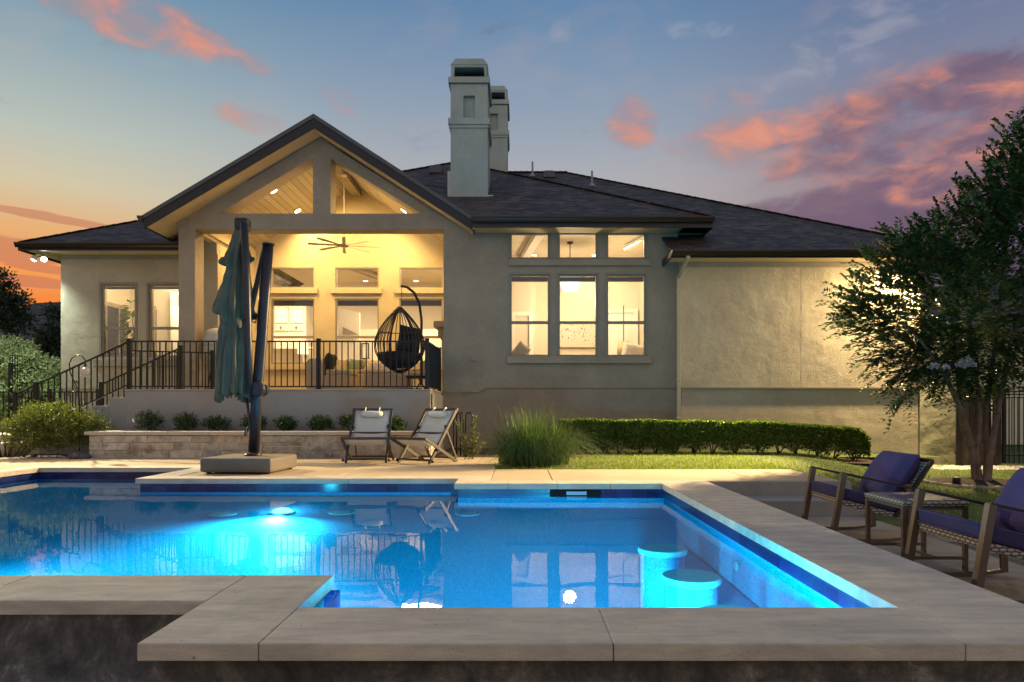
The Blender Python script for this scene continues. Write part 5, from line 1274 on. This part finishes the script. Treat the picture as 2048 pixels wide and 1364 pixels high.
for py_, a, c in ((543, 455, 495), (675, 445, 498)):
    A, C = u(a, py_), u(c, py_+2); cx_, rx = (A.x+C.x)/2, (C.x-A.x)/2*.92
    b.tube([Vector((cx_+math.cos(2*math.pi*k/24)*rx, UY-.02+math.sin(2*math.pi*k/24)*rx*.8, A.z+.01*math.sin(k))) for k in range(25)], .012, 5)
b.build('tie_strap', M_canvas, cn)

# ================================================================== DECK CHAIRS
M_sling = mat('sling_fabric', (.56, .51, .43), .9, .06, 4, .3, 90); M_headp = mat('head_pillow', (.62, .58, .50), .9, .06, 6, .4, 40); M_dwood = mat('dark_wood_frame', (.045, .032, .026), .5, .2, 10)
dc = thing('sling_deck_chair', 'folding sling deck chair facing straight to the pool', 'deck chair', (0, 0, 0), 'folding deck chairs')
W = .30
for s in (-1, 1):
    MB().bar((s*W, .66, .80), (s*W, .0, .0), .028, .045).build('back_rail', M_dwood, dc)
    MB().bar((s*(W+.035), -.12, .375), (s*(W+.035), .62, .0), .028, .045).build('front_leg', M_dwood, dc)
    MB().bar((s*(W-.035), .42, .56), (s*(W-.035), .70, .04), .022, .03).build('prop_leg', M_dwood, dc)
for q_ in ((W+.05, -.12, .375, .035, .04), (W+.02, .665, .805, .03, .035), (W, .02, .055, .02, .03), (W+.03, .56, .06, .02, .03), (W, .40, .44, .02, .03)): MB().bar((-q_[0], q_[1], q_[2]), (q_[0], q_[1], q_[2]), q_[3], q_[4]).build('crossbar', M_dwood, dc)
b = MB(); prof = [(.66, .80), (.55, .655), (.42, .47), (.30, .33), (.20, .265), (.08, .27), (-.04, .32), (-.12, .37)]; n = len(prof); vs = []
for (y, z) in prof:
    for k in range(9):
        x = -W+.03+(2*W-.06)*k/8; vs.append((x, y, z-.018*math.sin(math.pi*k/8)))
fs = [(i*9+k, i*9+k+1, (i+1)*9+k+1, (i+1)*9+k) for i in range(n-1) for k in range(8)]
b.add(vs, fs, True); b.build('sling', M_sling, dc, fix=False, solid=.004)
b = MB(); b.tube([(-.17, .575, .735), (-.155, .575, .735), (-.1, .57, .73), (.1, .57, .73), (.155, .575, .735), (.17, .575, .735)], [.02, .055, .068, .068, .055, .02], 16, flat=.75)
hp = b.build('head_pillow', M_headp, dc)
b = MB()
for s in (-1, 1): b.tube([(s*.11, .56, .76), (s*.11, .64, .83), (s*.11, .69, .80), (s*.11, .68, .74)], .009, 5, flat=2)
b.build('loop', M_headp, hp)
for s in (-1, 1): MB().tube([(s*(W+.03), .02, .05), (s*(W+.06), .02, .03)], .018, 8).build('foot_cap', M_black, dc)
dup(dc, (-1.58, 10.05, 0), R(-32), 'folding sling deck chair turned sideways beside the metal hoop rack', )
dc.location = (-2.31, 10.12, 0); dc.rotation_euler = (0, 0, R(3))
# twin black hoop rack by the wall
hr = thing('metal_hoop_rack', 'black metal rack of upright hoops between wall and plants', 'rack', (-.95, 11.6, 0))
b = MB()
for a, c, y in ((907, 921, 11.5), (931, 945, 11.5), (913, 927, 12.0)):
    x0, x1 = at(a, 0, y).x, at(c, 0, y).x; zt_ = at(0, 826, y).z
    b.tube([(x0, y, 0), (x0, y, zt_-.04), (x0+.02, y, zt_), (x1-.02, y, zt_), (x1, y, zt_-.04), (x1, y, 0)], .014, 8)
b.bar((at(903, 0, 11.5).x, 11.5, .14), (at(948, 0, 11.5).x, 11.5, .14), .03, .03); b.bar((at(903, 0, 12).x, 12.0, .10), (at(948, 0, 12).x, 12.0, .10), .03, .03)
b.build('frame', M_black, hr)

# ================================================================== ROCKING CHAIRS AND TABLE
M_bronze = mat('bronze_frame', (.12, .085, .06), .4, .12, 6, metal=.4); M_bronze_d = mat('dark_arm', (.025, .02, .02), .35, .1, 6, metal=.2)
M_navy = mat('purple_cushion', (.030, .022, .078), .85, .08, 6, .35, 70); M_navyp = mat('purple_pillow', (.048, .034, .118), .85, .08, 6, .35, 70)
m = M_wkr.copy(); m.name = 'grey_wicker'; t = NT(m.node_tree)
for nd in m.node_tree.nodes:
    if nd.type == 'VALTORGB': nd.color_ramp.elements[0].color = (.05, .042, .04, 1); nd.color_ramp.elements[1].color = (.36, .30, .24, 1)
M_gw = m
def make_rocker(W2, lbl, loc):
    """local frame: front faces -x, feet at z 0, width along y from 0 to W2"""
    c = thing('rocking_chair', lbl, 'rocking chair', loc, 'wicker rocking chairs by the pool'); X, Y0, Z0 = loc
    V = lambda x, y, z: Vector((X+x, Y0+y, Z0+z))
    for s, y in ((0, 0), (1, W2)):
        MB().bar(V(-.01, y, .03), V(.085, y, .595), .045, .045, (0, 1, 0)).build('front_leg', M_bronze, c)
        MB().bar(V(.66, y, .03), V(.645, y, .50), .035, .035, (0, 1, 0)).build('rear_leg', M_bronze, c)
        pts = [V(-.02, y, .035), V(.10, y, .012), V(.30, y, .0), V(.50, y, .008), V(.67, y, .03)]
        b = MB()
        for p, q_ in zip(pts, pts[1:]): b.bar(p+Vector((0, 0, .012)), q_+Vector((0, 0, .012)), .032, .024)
        b.build('rocker', M_bronze, c)
        MB().bar(V(.07, y, .598), V(.70, y, .46), .04, .018).build('armrest', M_bronze_d, c)
    b = MB(); sl0 = [(.055, .375), (.60, .235), (.60, .19), (.055, .325)]; b.prism([(X+p[0], Z0+p[1]) for p in sl0], 'y', Y0+.02, Y0+W2-.02)
    b.build('seat', M_gw, c, bevel=.008)
    b = MB(); b.prism([(X+p[0], Z0+p[1]) for p in [(.05, .378), (.045, .465), (.07, .475), (.58, .345), (.60, .24)]], 'y', Y0+.03, Y0+W2-.03); b.build('seat_cushion', M_navy, c, bevel=.022)
    ring_ = [V(.045, .035, .466), V(.045, W2-.035, .466), V(.585, W2-.035, .343), V(.585, .035, .343), V(.045, .035, .466)]
    b = MB()
    for p, q_ in zip(ring_, ring_[1:]): b.tube([p, q_], .0065, 6)
    b.tube([V(.046, .035, .385), V(.046, W2-.035, .385)], .0065, 6); b.build('cushion_piping', M_navyp, c)
    bt, tp = V(.54, 0, .22), V(.86, 0, .70); dd = (tp-bt).normalized(); nn = Vector((dd.z, 0, -dd.x)).normalized()
    b = MB(); vs = []
    for p in (bt, tp):
        for y in (.03, W2-.03):
            for k in (0, 1): vs.append(p+Vector((0, y, 0))+nn*(.018*k))
    b.add(vs, [(0, 1, 3, 2), (4, 6, 7, 5), (0, 4, 5, 1), (2, 3, 7, 6), (0, 2, 6, 4), (1, 5, 7, 3)]); b.build('backrest', M_gw, c)
    b = MB()
    for y in (.015, W2-.015): b.bar(bt+Vector((0, y, 0)), tp+Vector((0, y, 0)), .03, .03, (0, 1, 0))
    b.bar(tp+Vector((0, .01, 0)), tp+Vector((0, W2-.01, 0)), .03, .03); b.build('back_frame', M_bronze_d, c)
    cen = bt.lerp(tp, .56)-nn*.105+Vector((0, W2/2, 0)); ang = math.atan2(dd.x, dd.z)
    pillow('back_pillow', cen, (W2*.86, .22, .50), M_navyp, None, (-ang*1.0, 0, R(-90)), c)
    return c
make_rocker(.60, 'wicker rocking chair with purple cushions, farther from the camera beside the steps', (2.72, 5.80, -.335))
make_rocker(.69, 'wicker rocking chair with purple cushions, nearer one cut by the picture edge', (2.68, 3.93, -.335))
tbx = thing('side_table', 'small square wicker side table between the rocking chairs', 'side table', (2.95, 5.0, -.335))
b = MB(); b.box(2.71, 3.185, 4.74, 5.27, .130, .160); b.build('table_rim', M_gw, tbx, bevel=.010)
b = MB(); b.box(2.74, 3.155, 4.77, 5.24, .160, .168); b.build('table_top', mat('frosted_glass_top', (.10, .09, .10), .25, .06, 4), tbx, bevel=.003)
for x in (2.73, 3.165):
    for y in (4.76, 5.25): MB().box(x-.014, x+.014, y-.014, y+.014, -.335, .130).build('leg', M_bronze, tbx)
b = MB()
for y in (4.76, 5.25): b.bar((2.73, y, -.24), (3.165, y, -.24), .02, .02)
b.bar((2.95, 4.76, -.24), (2.95, 5.25, -.24), .02, .02); b.build('stretcher', M_bronze, tbx); b = MB()
for x in (2.73, 3.165): b.bar((x, 4.76, .115), (x, 5.25, .115), .02, .02)
b.bar((2.73, 4.76, .115), (3.165, 4.76, .115), .02, .02); b.build('apron', M_bronze, tbx)

# ================================================================== GARDEN HOOK WITH FEEDER
hk = thing('shepherds_hook', 'black wrought iron garden hook standing in the large bush', 'garden hook', (at(159, 0, 11.5).x, 11.5, 0)); g = lambda a, c: at(a, c, 11.5)
b = MB(); b.tube([g(159, 905), g(159, 800), g(156, 780), g(148, 762), g(140, 745), g(138.5, 728), g(144, 716), g(154, 710.5), g(164, 712), g(170, 720), g(171, 728), g(174, 732)], .0095, 7)
b.tube([g(159, 800), g(152, 785), g(140, 780), g(136, 790), g(143, 794)], .007, 6); b.tube([g(159, 812), g(166, 804), g(174, 806), g(174, 815), g(167, 817)], .007, 6); b.tube([g(158, 790), g(150, 775), g(146, 768), g(154, 762), g(159, 775)], .006, 6)
b.build('stem', M_black, hk)
fd = thing('bird_feeder', 'small pale hanging bird feeder on the garden hook', 'bird feeder', tuple(g(171, 756)))
c = g(171, 754)
MB().lathe([(.066, 0), (.074, .01), (.07, .022)], c, 20).build('tray', mat('feeder_tray', (.5, .44, .38), .4, .05), fd)
MB().lathe([(.052, .024), (.062, .06), (.060, .12), (.045, .148), (.012, .16)], c, 20).build('jar', mat('feeder_jar', (.50, .40, .35), .25, .12, 18), fd)
MB().tube([c+Vector((0, 0, .16)), c+Vector((0, 0, .215))], .004, 5).build('hanger', M_black, fd)
MB().tube([g(154, 762), g(152, 765)], [.02, .012], 8).build('finial', M_black, hk)
# rocks beside the planter
r = random.Random(4); M_rock = mat('dark_rock', (.09, .08, .09), .9, .2, 10, .6, 30)
for i, (px_, sz_) in enumerate(((153, .14), (168, .11))):
    c = at(px_, 914, 11.05); b = MB(); n = 10; vs = []
    b.lathe([(sz_*.6, 0), (sz_, sz_*.35), (sz_*.8, sz_*.75), (sz_*.3, sz_*.95)], (c.x, 11.05, -.02), 9)
    b.v = [(v[0]+r.uniform(-.012, .012), v[1]+r.uniform(-.01, .01), v[2]+r.uniform(-.01, .01)) for v in b.v]
    tag(b.build('garden_rock', M_rock), ['larger grey rock at the foot of the large bush', 'smaller grey rock touching the planter wall end'][i], 'rock')

# ================================================================== RIGHT SIDE: wing wall, gate, fence, neighbour, tree
ww = MB(); ww.box(8.29, at(1913, 0, 13.85).x, 13.87, 14.1, -.6, at(0, 767, 13.85).z); M_wing = mat('wing_stucco', (.36, .34, .23), .95, .07, 1.2, .6, 40, .7, 3); ww.build('yard_wall', M_wing)
tag(bpy.data.objects['yard_wall'], 'low greenish stucco yard wall between house and wooden gate', 'wall')
gtw = thing('wooden_gate', 'weathered dark picket gate behind the tree trunks', 'gate', (at(1950, 0, 13.4).x, 13.4, -.32)); M_oldwood = island_mat('weathered_wood', [(.045, .032, .022), (.07, .05, .035), (.035, .028, .022), (.085, .065, .048)], .85, .6, 25, 6)
b = MB(); r = random.Random(9); x = at(1913, 0, 13.4).x
while x < at(1990, 0, 13.4).x:
    w_ = .125; tz = at(0, 773, 13.4).z+r.uniform(-.01, .01)
    b.prism([(x, -.36), (x+w_, -.36), (x+w_, tz-.05), (x+w_*.75, tz-.01), (x+w_*.5, tz), (x+w_*.25, tz-.01), (x, tz-.05)], 'y', 13.4+r.uniform(-.006, .006), 13.43); x += w_+.006
b.build('boards', M_oldwood, gtw)
b = MB(); b.box(at(1911, 0, 13.45).x, at(1995, 0, 13.45).x, 13.44, 13.48, -.1, .0); b.box(at(1911, 0, 13.45).x, at(1995, 0, 13.45).x, 13.44, 13.48, .95, 1.05); b.build('rail', M_oldwood, gtw)
b = MB(); xx = at(2000, 0, 13.3).x; b.box(xx-.09, xx+.03, 13.3, 13.42, -.4, at(0, 768, 13.4).z); b.build('post', M_oldwood, gtw)
b = MB(); xx = at(1988, 0, 13.3).x; b.tube([(xx, 13.36, at(0, 785, 13.3).z), (xx, 13.36, at(0, 925, 13.3).z)], .012, 6); b.box(xx-.07, xx+.03, 13.33, 13.37, .0, .04); b.build('latch_rod', M_pipe, gtw)
iron_fence('iron_fence', 'black iron fence next to the wooden gate post', (at(2008, 0, 14.2).x, 14.2, -.36), (at(2160, 0, 14.2).x, 14.2, -.36), at(0, 783, 14.2).z+.36, spacing=.105, over=.12, posts=(0, 1), rails=(.12, .96, 1.0))
iron_fence('iron_fence', 'iron fence farther back in front of the pale neighbouring house', (at(2000, 0, 18).x, 18, -.36), (at(2190, 0, 18).x, 18, -.36), at(0, 795, 18).z+.36, spacing=.15, posts=(1,), rails=(.12, 1.0))
nh = thing('neighbour_house', 'pale stucco neighbouring house behind the multi stemmed tree', 'house', (17, 24, -.4)); M_nwall = mat('neighbour_stucco', (.62, .58, .42), .95, .06, .6, .4, 20)
MB().box(12.6, 30, 22, 32, -.4, 3.4).build('wall', M_nwall, nh); MB().box(12.5, 30, 21.9, 22.0, 1.55, 1.70).build('trim_band', M_white, nh)
b = MB(); b.slab([(12.1, 21.4, 3.35), (30, 21.4, 3.35), (30, 27, 6.2), (17.5, 27, 6.2)], .06); b.build('roof', M_shingle, nh, uv=uv_front)
# neighbour roof far on the left
nl = thing('neighbour_house', 'dark roofed neighbouring house between the dark backyard trees', 'house', (-29, 40, -.05))
b = MB(); zr = at(0, 622, 40).z; b.slab([(at(20, 0, 38).x-3, 38, at(0, 680, 38).z), (at(150, 0, 38).x+2, 38, at(0, 680, 38).z), (at(150, 0, 44).x+2, 44, at(0, 600, 44).z), (at(70, 0, 44).x, 44, at(0, 606, 44).z), (at(60, 0, 44).x-.2, 43.8, at(0, 612, 44).z)], .08)
b.build('roof', M_shingle, nl, uv=uv_front); MB().box(at(20, 0, 38.6).x-2, at(150, 0, 38.6).x+2, 38.6, 45, -.1, at(0, 682, 38.6).z).build('wall', mat('far_wall', (.10, .095, .10), .9, .1), nl)
# the crape myrtle
tr = thing('crape_myrtle_tree', 'multi stemmed dark green tree with pale blossoms in a mulch bed', 'tree', (6.9, 10.15, -.3)); TY = 10.15
g = lambda a, c, y=TY: at(a, c, y)
stems = [([(1953, 968, 10.15), (1947, 905, 10.15), (1935, 860, 10.12), (1922, 820, 10.1), (1905, 780, 10.0), (1880, 735, 9.9), (1850, 690, 9.9), (1800, 640, 9.9)], .062),
         ([(1958, 968, 10.2), (1954, 912, 10.2), (1932, 880, 10.25), (1922, 845, 10.3), (1918, 800, 10.35), (1915, 750, 10.4), (1905, 650, 10.5), (1890, 540, 10.5)], .055),
         ([(1962, 968, 10.1), (1950, 905, 10.1), (1963, 850, 10.1), (1960, 800, 10.1), (1950, 750, 10.1), (1935, 660, 10.0), (1950, 560, 9.9)], .042),
         ([(1972, 968, 10.2), (1975, 915, 10.2), (1968, 850, 10.2), (1973, 800, 10.25), (1983, 750, 10.3), (1995, 650, 10.3), (2010, 500, 10.2), (2030, 380, 10.2)], .055),
         ([(1973, 968, 10.05), (1980, 912, 10.05), (1990, 855, 10.05), (2002, 790, 10.0), (2012, 730, 9.95), (2030, 640, 9.9), (2080, 520, 9.9)], .06)]
for pts, r0 in stems:
    P3 = [g(a, c, y) for a, c, y in pts]; n = len(P3)
    b = MB(); b.tube([P3[0]-Vector((0, 0, .1))]+P3, [r0*1.25]+[r0*(1-.75*i/(n-1)) for i in range(n)], 10); b.build('trunk', M_bark, tr, subsurf=1)
lobes = [(1775, 600, 56, .6), (1745, 655, 42, .35), (1712, 605, 30, .16), (1815, 540, 48, .4), (1862, 630, 92, 1.25), (1862, 520, 56, .55), (1935, 490, 72, .85), (1945, 640, 125, 2.0), (2040, 470, 110, 1.5), (2060, 600, 150, 2.4), (1800, 738, 34, .22), (1772, 700, 30, .18), (1835, 715, 50, .5), (1885, 705, 66, .8), (1975, 700, 70, .9), (2110, 680, 90, 1.0), (2060, 370, 80, 1.0), (2090, 290, 75, .8), (1995, 400, 60, .6), (1796, 490, 18, .06), (1864, 462, 20, .08), (1808, 795, 14, .05), (1705, 640, 24, .08), (1750, 535, 22, .07), (2140, 450, 120, 1.2)]
r = random.Random(77); lm = MB(); tg = MB(); tot = sum(l[3] for l in lobes); SP = 3300
cen = g(1960, 640)
for (a, c, rd, wg) in lobes:
    cc_ = g(a, c); R_ = rd*TY/F
    for k in range(int(SP*wg/tot)):
        v = rvec(r); q_ = (.35+.65*r.random()**.6); p = cc_+Vector((v.x*R_*q_, v.y*R_*.95*q_, v.z*R_*q_))
        d = ((p-cen).normalized()*.9+v*.5+Vector((0, 0, .25))+rvec(r)*.5).normalized(); sl_ = r.uniform(.22, .5); droop = r.uniform(.05, .35)
        p0 = p; 
        if rd < 60 or r.random() < .25: tg.tube([p-d*.12, p+d*sl_*.6], [.004, .002], 4, cap=False)
        nl_ = 9
        for i in range(nl_):
            t_ = i/nl_; q2 = p+d*sl_*t_+Vector((0, 0, -droop*sl_*t_*t_)); side = d.cross(Vector((0, 0, 1)))
            if side.length < .1: side = Vector((1, 0, 0))
            side.normalize()
            for sgn in (-1, 1):
                if r.random() < .12: continue
                leaf(lm, q2, (side*sgn*.9+d*.55+rvec(r)*.25).normalized(), Vector((0, 0, 1)), r.uniform(.065, .11), .050, .15)
tg.build('twigs', M_twig, tr, fix=False)
M_flower = leafmat('pale_blossom', (.20, .20, .24), (.42, .42, .46), None, .8, .2)
for (a, c, s) in ((1934, 723, .13), (1925, 727, .08), (1868, 729, .07), (1893, 731, .05)):
    b = MB(); p = g(a, c, 9.35)
    for k in range(int(190*s/.13)):
        v = rvec(r); q2 = p+Vector((v.x*s*r.uniform(.3, 1.2), v.y*s*.6, v.z*s*.5*r.uniform(.4, 1.3)-abs(v.x)*.03)); leaf(b, q2, rvec(r), rvec(r), .026, .02)
    b.build('blossom', M_flower, tr, fix=False)
# top sprigs reaching above the crown
b = lm
for (x0, y0, x1, y1) in ((1800, 490, 1797, 440), (1868, 470, 1870, 418), (1893, 470, 1897, 428), (1985, 420, 1925, 395), (2000, 330, 1955, 300), (2030, 290, 1975, 295), (2020, 260, 2048, 238), (1720, 600, 1650, 583), (1720, 650, 1655, 632), (1740, 560, 1700, 548), (1800, 790, 1772, 822), (1960, 380, 1930, 392)):
    p0, p1 = g(x0, y0, 9.7), g(x1, y1, 9.6); d = (p1-p0); side = d.cross(Vector((0, 1, 0))).normalized()
    for i in range(16):
        q2 = p0+d*(i/15)
        for s in (-1, 1): leaf(b, q2, (side*s+d.normalized()*.7+rvec(r)*.5).normalized(), rvec(r), r.uniform(.05, .085), .034)
b = lm.build('crown', L_tree, tr, fix=False)
b = MB(); b.lathe([(.85, 0), (.7, .05), (.3, .08), (.05, .08)], (g(1962, 0).x, 10.2, ground_h(6.9, 10.2)-.01), 30, sy_=.75)
b.v = [(v[0], v[1], v[2]+r.uniform(-.008, .012)) for v in b.v]; b.build('tree_bed_ground', M_mulch)['kind'] = 'structure'
bz = random.Random(6); b = MB()
for k in range(26):
    a = math.pi+math.pi*k/25*1.0; x, y = g(1962, 0).x+math.cos(a)*.9, 10.2+math.sin(a)*.68; s = bz.uniform(.05, .09); b.lathe([(s*.8, -.02), (s, .02), (s*.6, .045), (.01, .05)], (x, y, ground_h(x, y)), 7)
M_edge = island_mat('edging_stone', [(.34, .28, .20), (.25, .22, .18), (.42, .36, .28)], .9, .5, 25)
tag(b.build('stone_edging', M_edge), 'ring of small tan edging stones around the tree bed', 'edging')
c = g(1913, 960, 9.75); b = MB(); b.lathe([(.05, 0), (.055, .10), (.052, .14), (.04, .145)], (c.x, 9.75, ground_h(c.x, 9.75)), 16); tag(b.build('landscape_light', M_black), 'small black cylinder garden light at the tree bed edge', 'garden light')
# pebble strip along the wall
b = MB(); bz = random.Random(14); M_peb = island_mat('white_pebbles', [(.55, .52, .44), (.40, .37, .31), (.66, .62, .54), (.30, .28, .25)], .8, .2, 40)
for k in range(2600):
    t_ = bz.random(); x = 7.9+t_*4.6; y = 13.0+bz.uniform(-.38, .38)-.25*t_; s = bz.uniform(.014, .034); z = ground_h(x, y)
    b.add([(x-s, y, z), (x, y-s, z), (x+s, y, z), (x, y+s, z), (x, y, z+s*.9)], [(0, 1, 4), (1, 2, 4), (2, 3, 4), (3, 0, 4)], True)
tag(b.build('pebbles', M_peb, fix=False), 'strip of white pebbles below the yard wall and gate', 'pebbles', kind='stuff')

# ================================================================== LEFT BACKGROUND PLANTING
def bushy(name, lbl, cat, lobes, n, L_, W_, material, base, seed, spray=7, slen=.2, trunk=None, shell=.45, group=None):
    o = thing(name, lbl, cat, base, group); shrubby('crown' if trunk else 'foliage', lobes, n, L_, W_, material, o, seed, spray, slen, shell, .4)
    if trunk:
        b = MB()
        for pts, r0 in trunk: b.tube(pts, [r0*(1-.6*i/(len(pts)-1)) for i in range(len(pts))], 8)
        b.build('trunk', M_bark, o)
    return o
def B(px_, py_, y, rx, rz, ry, wg=1): c = at(px_, py_, y); return ((c.x, c.y, c.z), (rx*y/F, ry, rz*y/F), wg)
bushy('flowering_shrub', 'big rounded pale green shrub mass behind the iron fence', 'shrub', [B(10, 750, 17, 85, 62, 1.0, 3), B(70, 740, 17, 45, 30, .8, 1), B(-20, 820, 16.6, 80, 60, .8, 1.6), B(60, 800, 16.6, 60, 50, .8, 1.5), B(20, 700, 17.2, 45, 24, .6, .7)], 3000, .07, .028, L_pale, (-12.5, 17, -.05), 301, 7, .16, None, .7)
bushy('backyard_tree', 'tallest dark leafy tree rising above the pale green shrub', 'tree', [B(8, 610, 24, 22, 30, 1.0, 1.6), B(0, 568, 24, 8, 22, .5, .5), B(24, 648, 24, 26, 18, 1.0, 1.0), B(-34, 620, 24, 34, 56, 1.2, 1.2), B(40, 598, 24, 12, 6, .4, .15)], 900, .13, .06, L_dark, (-18.5, 24, -.05), 302, 7, .4, [([Vector((-18.5, 24, -.05)), Vector((-18.4, 24, 2)), Vector((-18.3, 24, 4.2))], .14)], .3)
bushy('backyard_tree', 'small dark tree between neighbour roof and house corner', 'tree', [B(106, 690, 22, 14, 34, .6, 1.2), B(114, 632, 22, 8, 14, .4, .3), B(100, 745, 22, 26, 26, .8, 1), B(122, 700, 22, 12, 44, .5, .7)], 900, .12, .055, L_dark, (-15.3, 22, -.05), 303, 7, .3, [([Vector((-15.3, 22, -.05)), Vector((-15.3, 22, 1.5)), Vector((-15.2, 22, 3.4))], .1)], .35)
bushy('backyard_tree', 'broad dark low tree mass behind the pale green shrub', 'tree', [B(20, 775, 30, 110, 45, 2.0, 2), B(-70, 700, 30, 40, 60, 2.0, 1)], 1500, .2, .09, L_dark, (-24, 30, -.05), 304, 7, .5, [([Vector((-24, 30, -.05)), Vector((-24, 30, 2.5))], .15)], .3)

# ================================================================== FLOODLIGHTS UNDER THE EAVES
M_flood = emis('flood_lens', (.85, .97, 1), 60); M_floodw = emis('flood_lens_warm', (1, .80, .48), 40)
def flood(name, lbl, loc, heads, lens):
    o = thing(name, lbl, 'floodlight', loc); L0 = Vector(loc)
    MB().lathe([(.055, -.03), (.055, 0)], loc, 16).build('mount', M_white, o)
    for k, (tgt, pw_, sp, col, bl_) in enumerate(heads):
        off = Vector(((-.11, .11)[k % 2], 0, -.10)); p = L0+off; d = (Vector(tgt)-p).normalized()
        b = MB(); b.tube([p-d*.10, p-d*.03, p+d*.03], [.03, .055, .062], 14); b.tube([L0-Vector((0, 0, .03)), p-d*.08], .012, 6); hd_ = b.build('head', M_white, o)
        b = MB(); b.tube([p+d*.032, p+d*.045], [.055, .04], 14); b.build('lens', lens, hd_)
        light('SPOT', 'lamp', o, p+d*.06, pw_, col, .06, target=tgt, spot=sp, blend=bl_)
flood('floodlight', 'twin white floodlight under the eave above the pale shrub', (-10.62, 14.85, 4.235), [((-12.0, 14.2, 1.0), 900, 165, (.80, 1, .90), .8), ((-7.5, 10.5, 0), 5000, 90, (1, .86, .52), .9)], M_flood)
WARMF = (1, .72, .36)
flood('floodlight', 'twin white floodlight under the eave behind the multi stemmed tree', (8.35, 13.55, 3.80), [((6.4, 13.3, 1.2), 3200, 150, WARMF, .8), ((0, 9.5, 0), 19000, 44, WARMF, .7)], M_floodw)
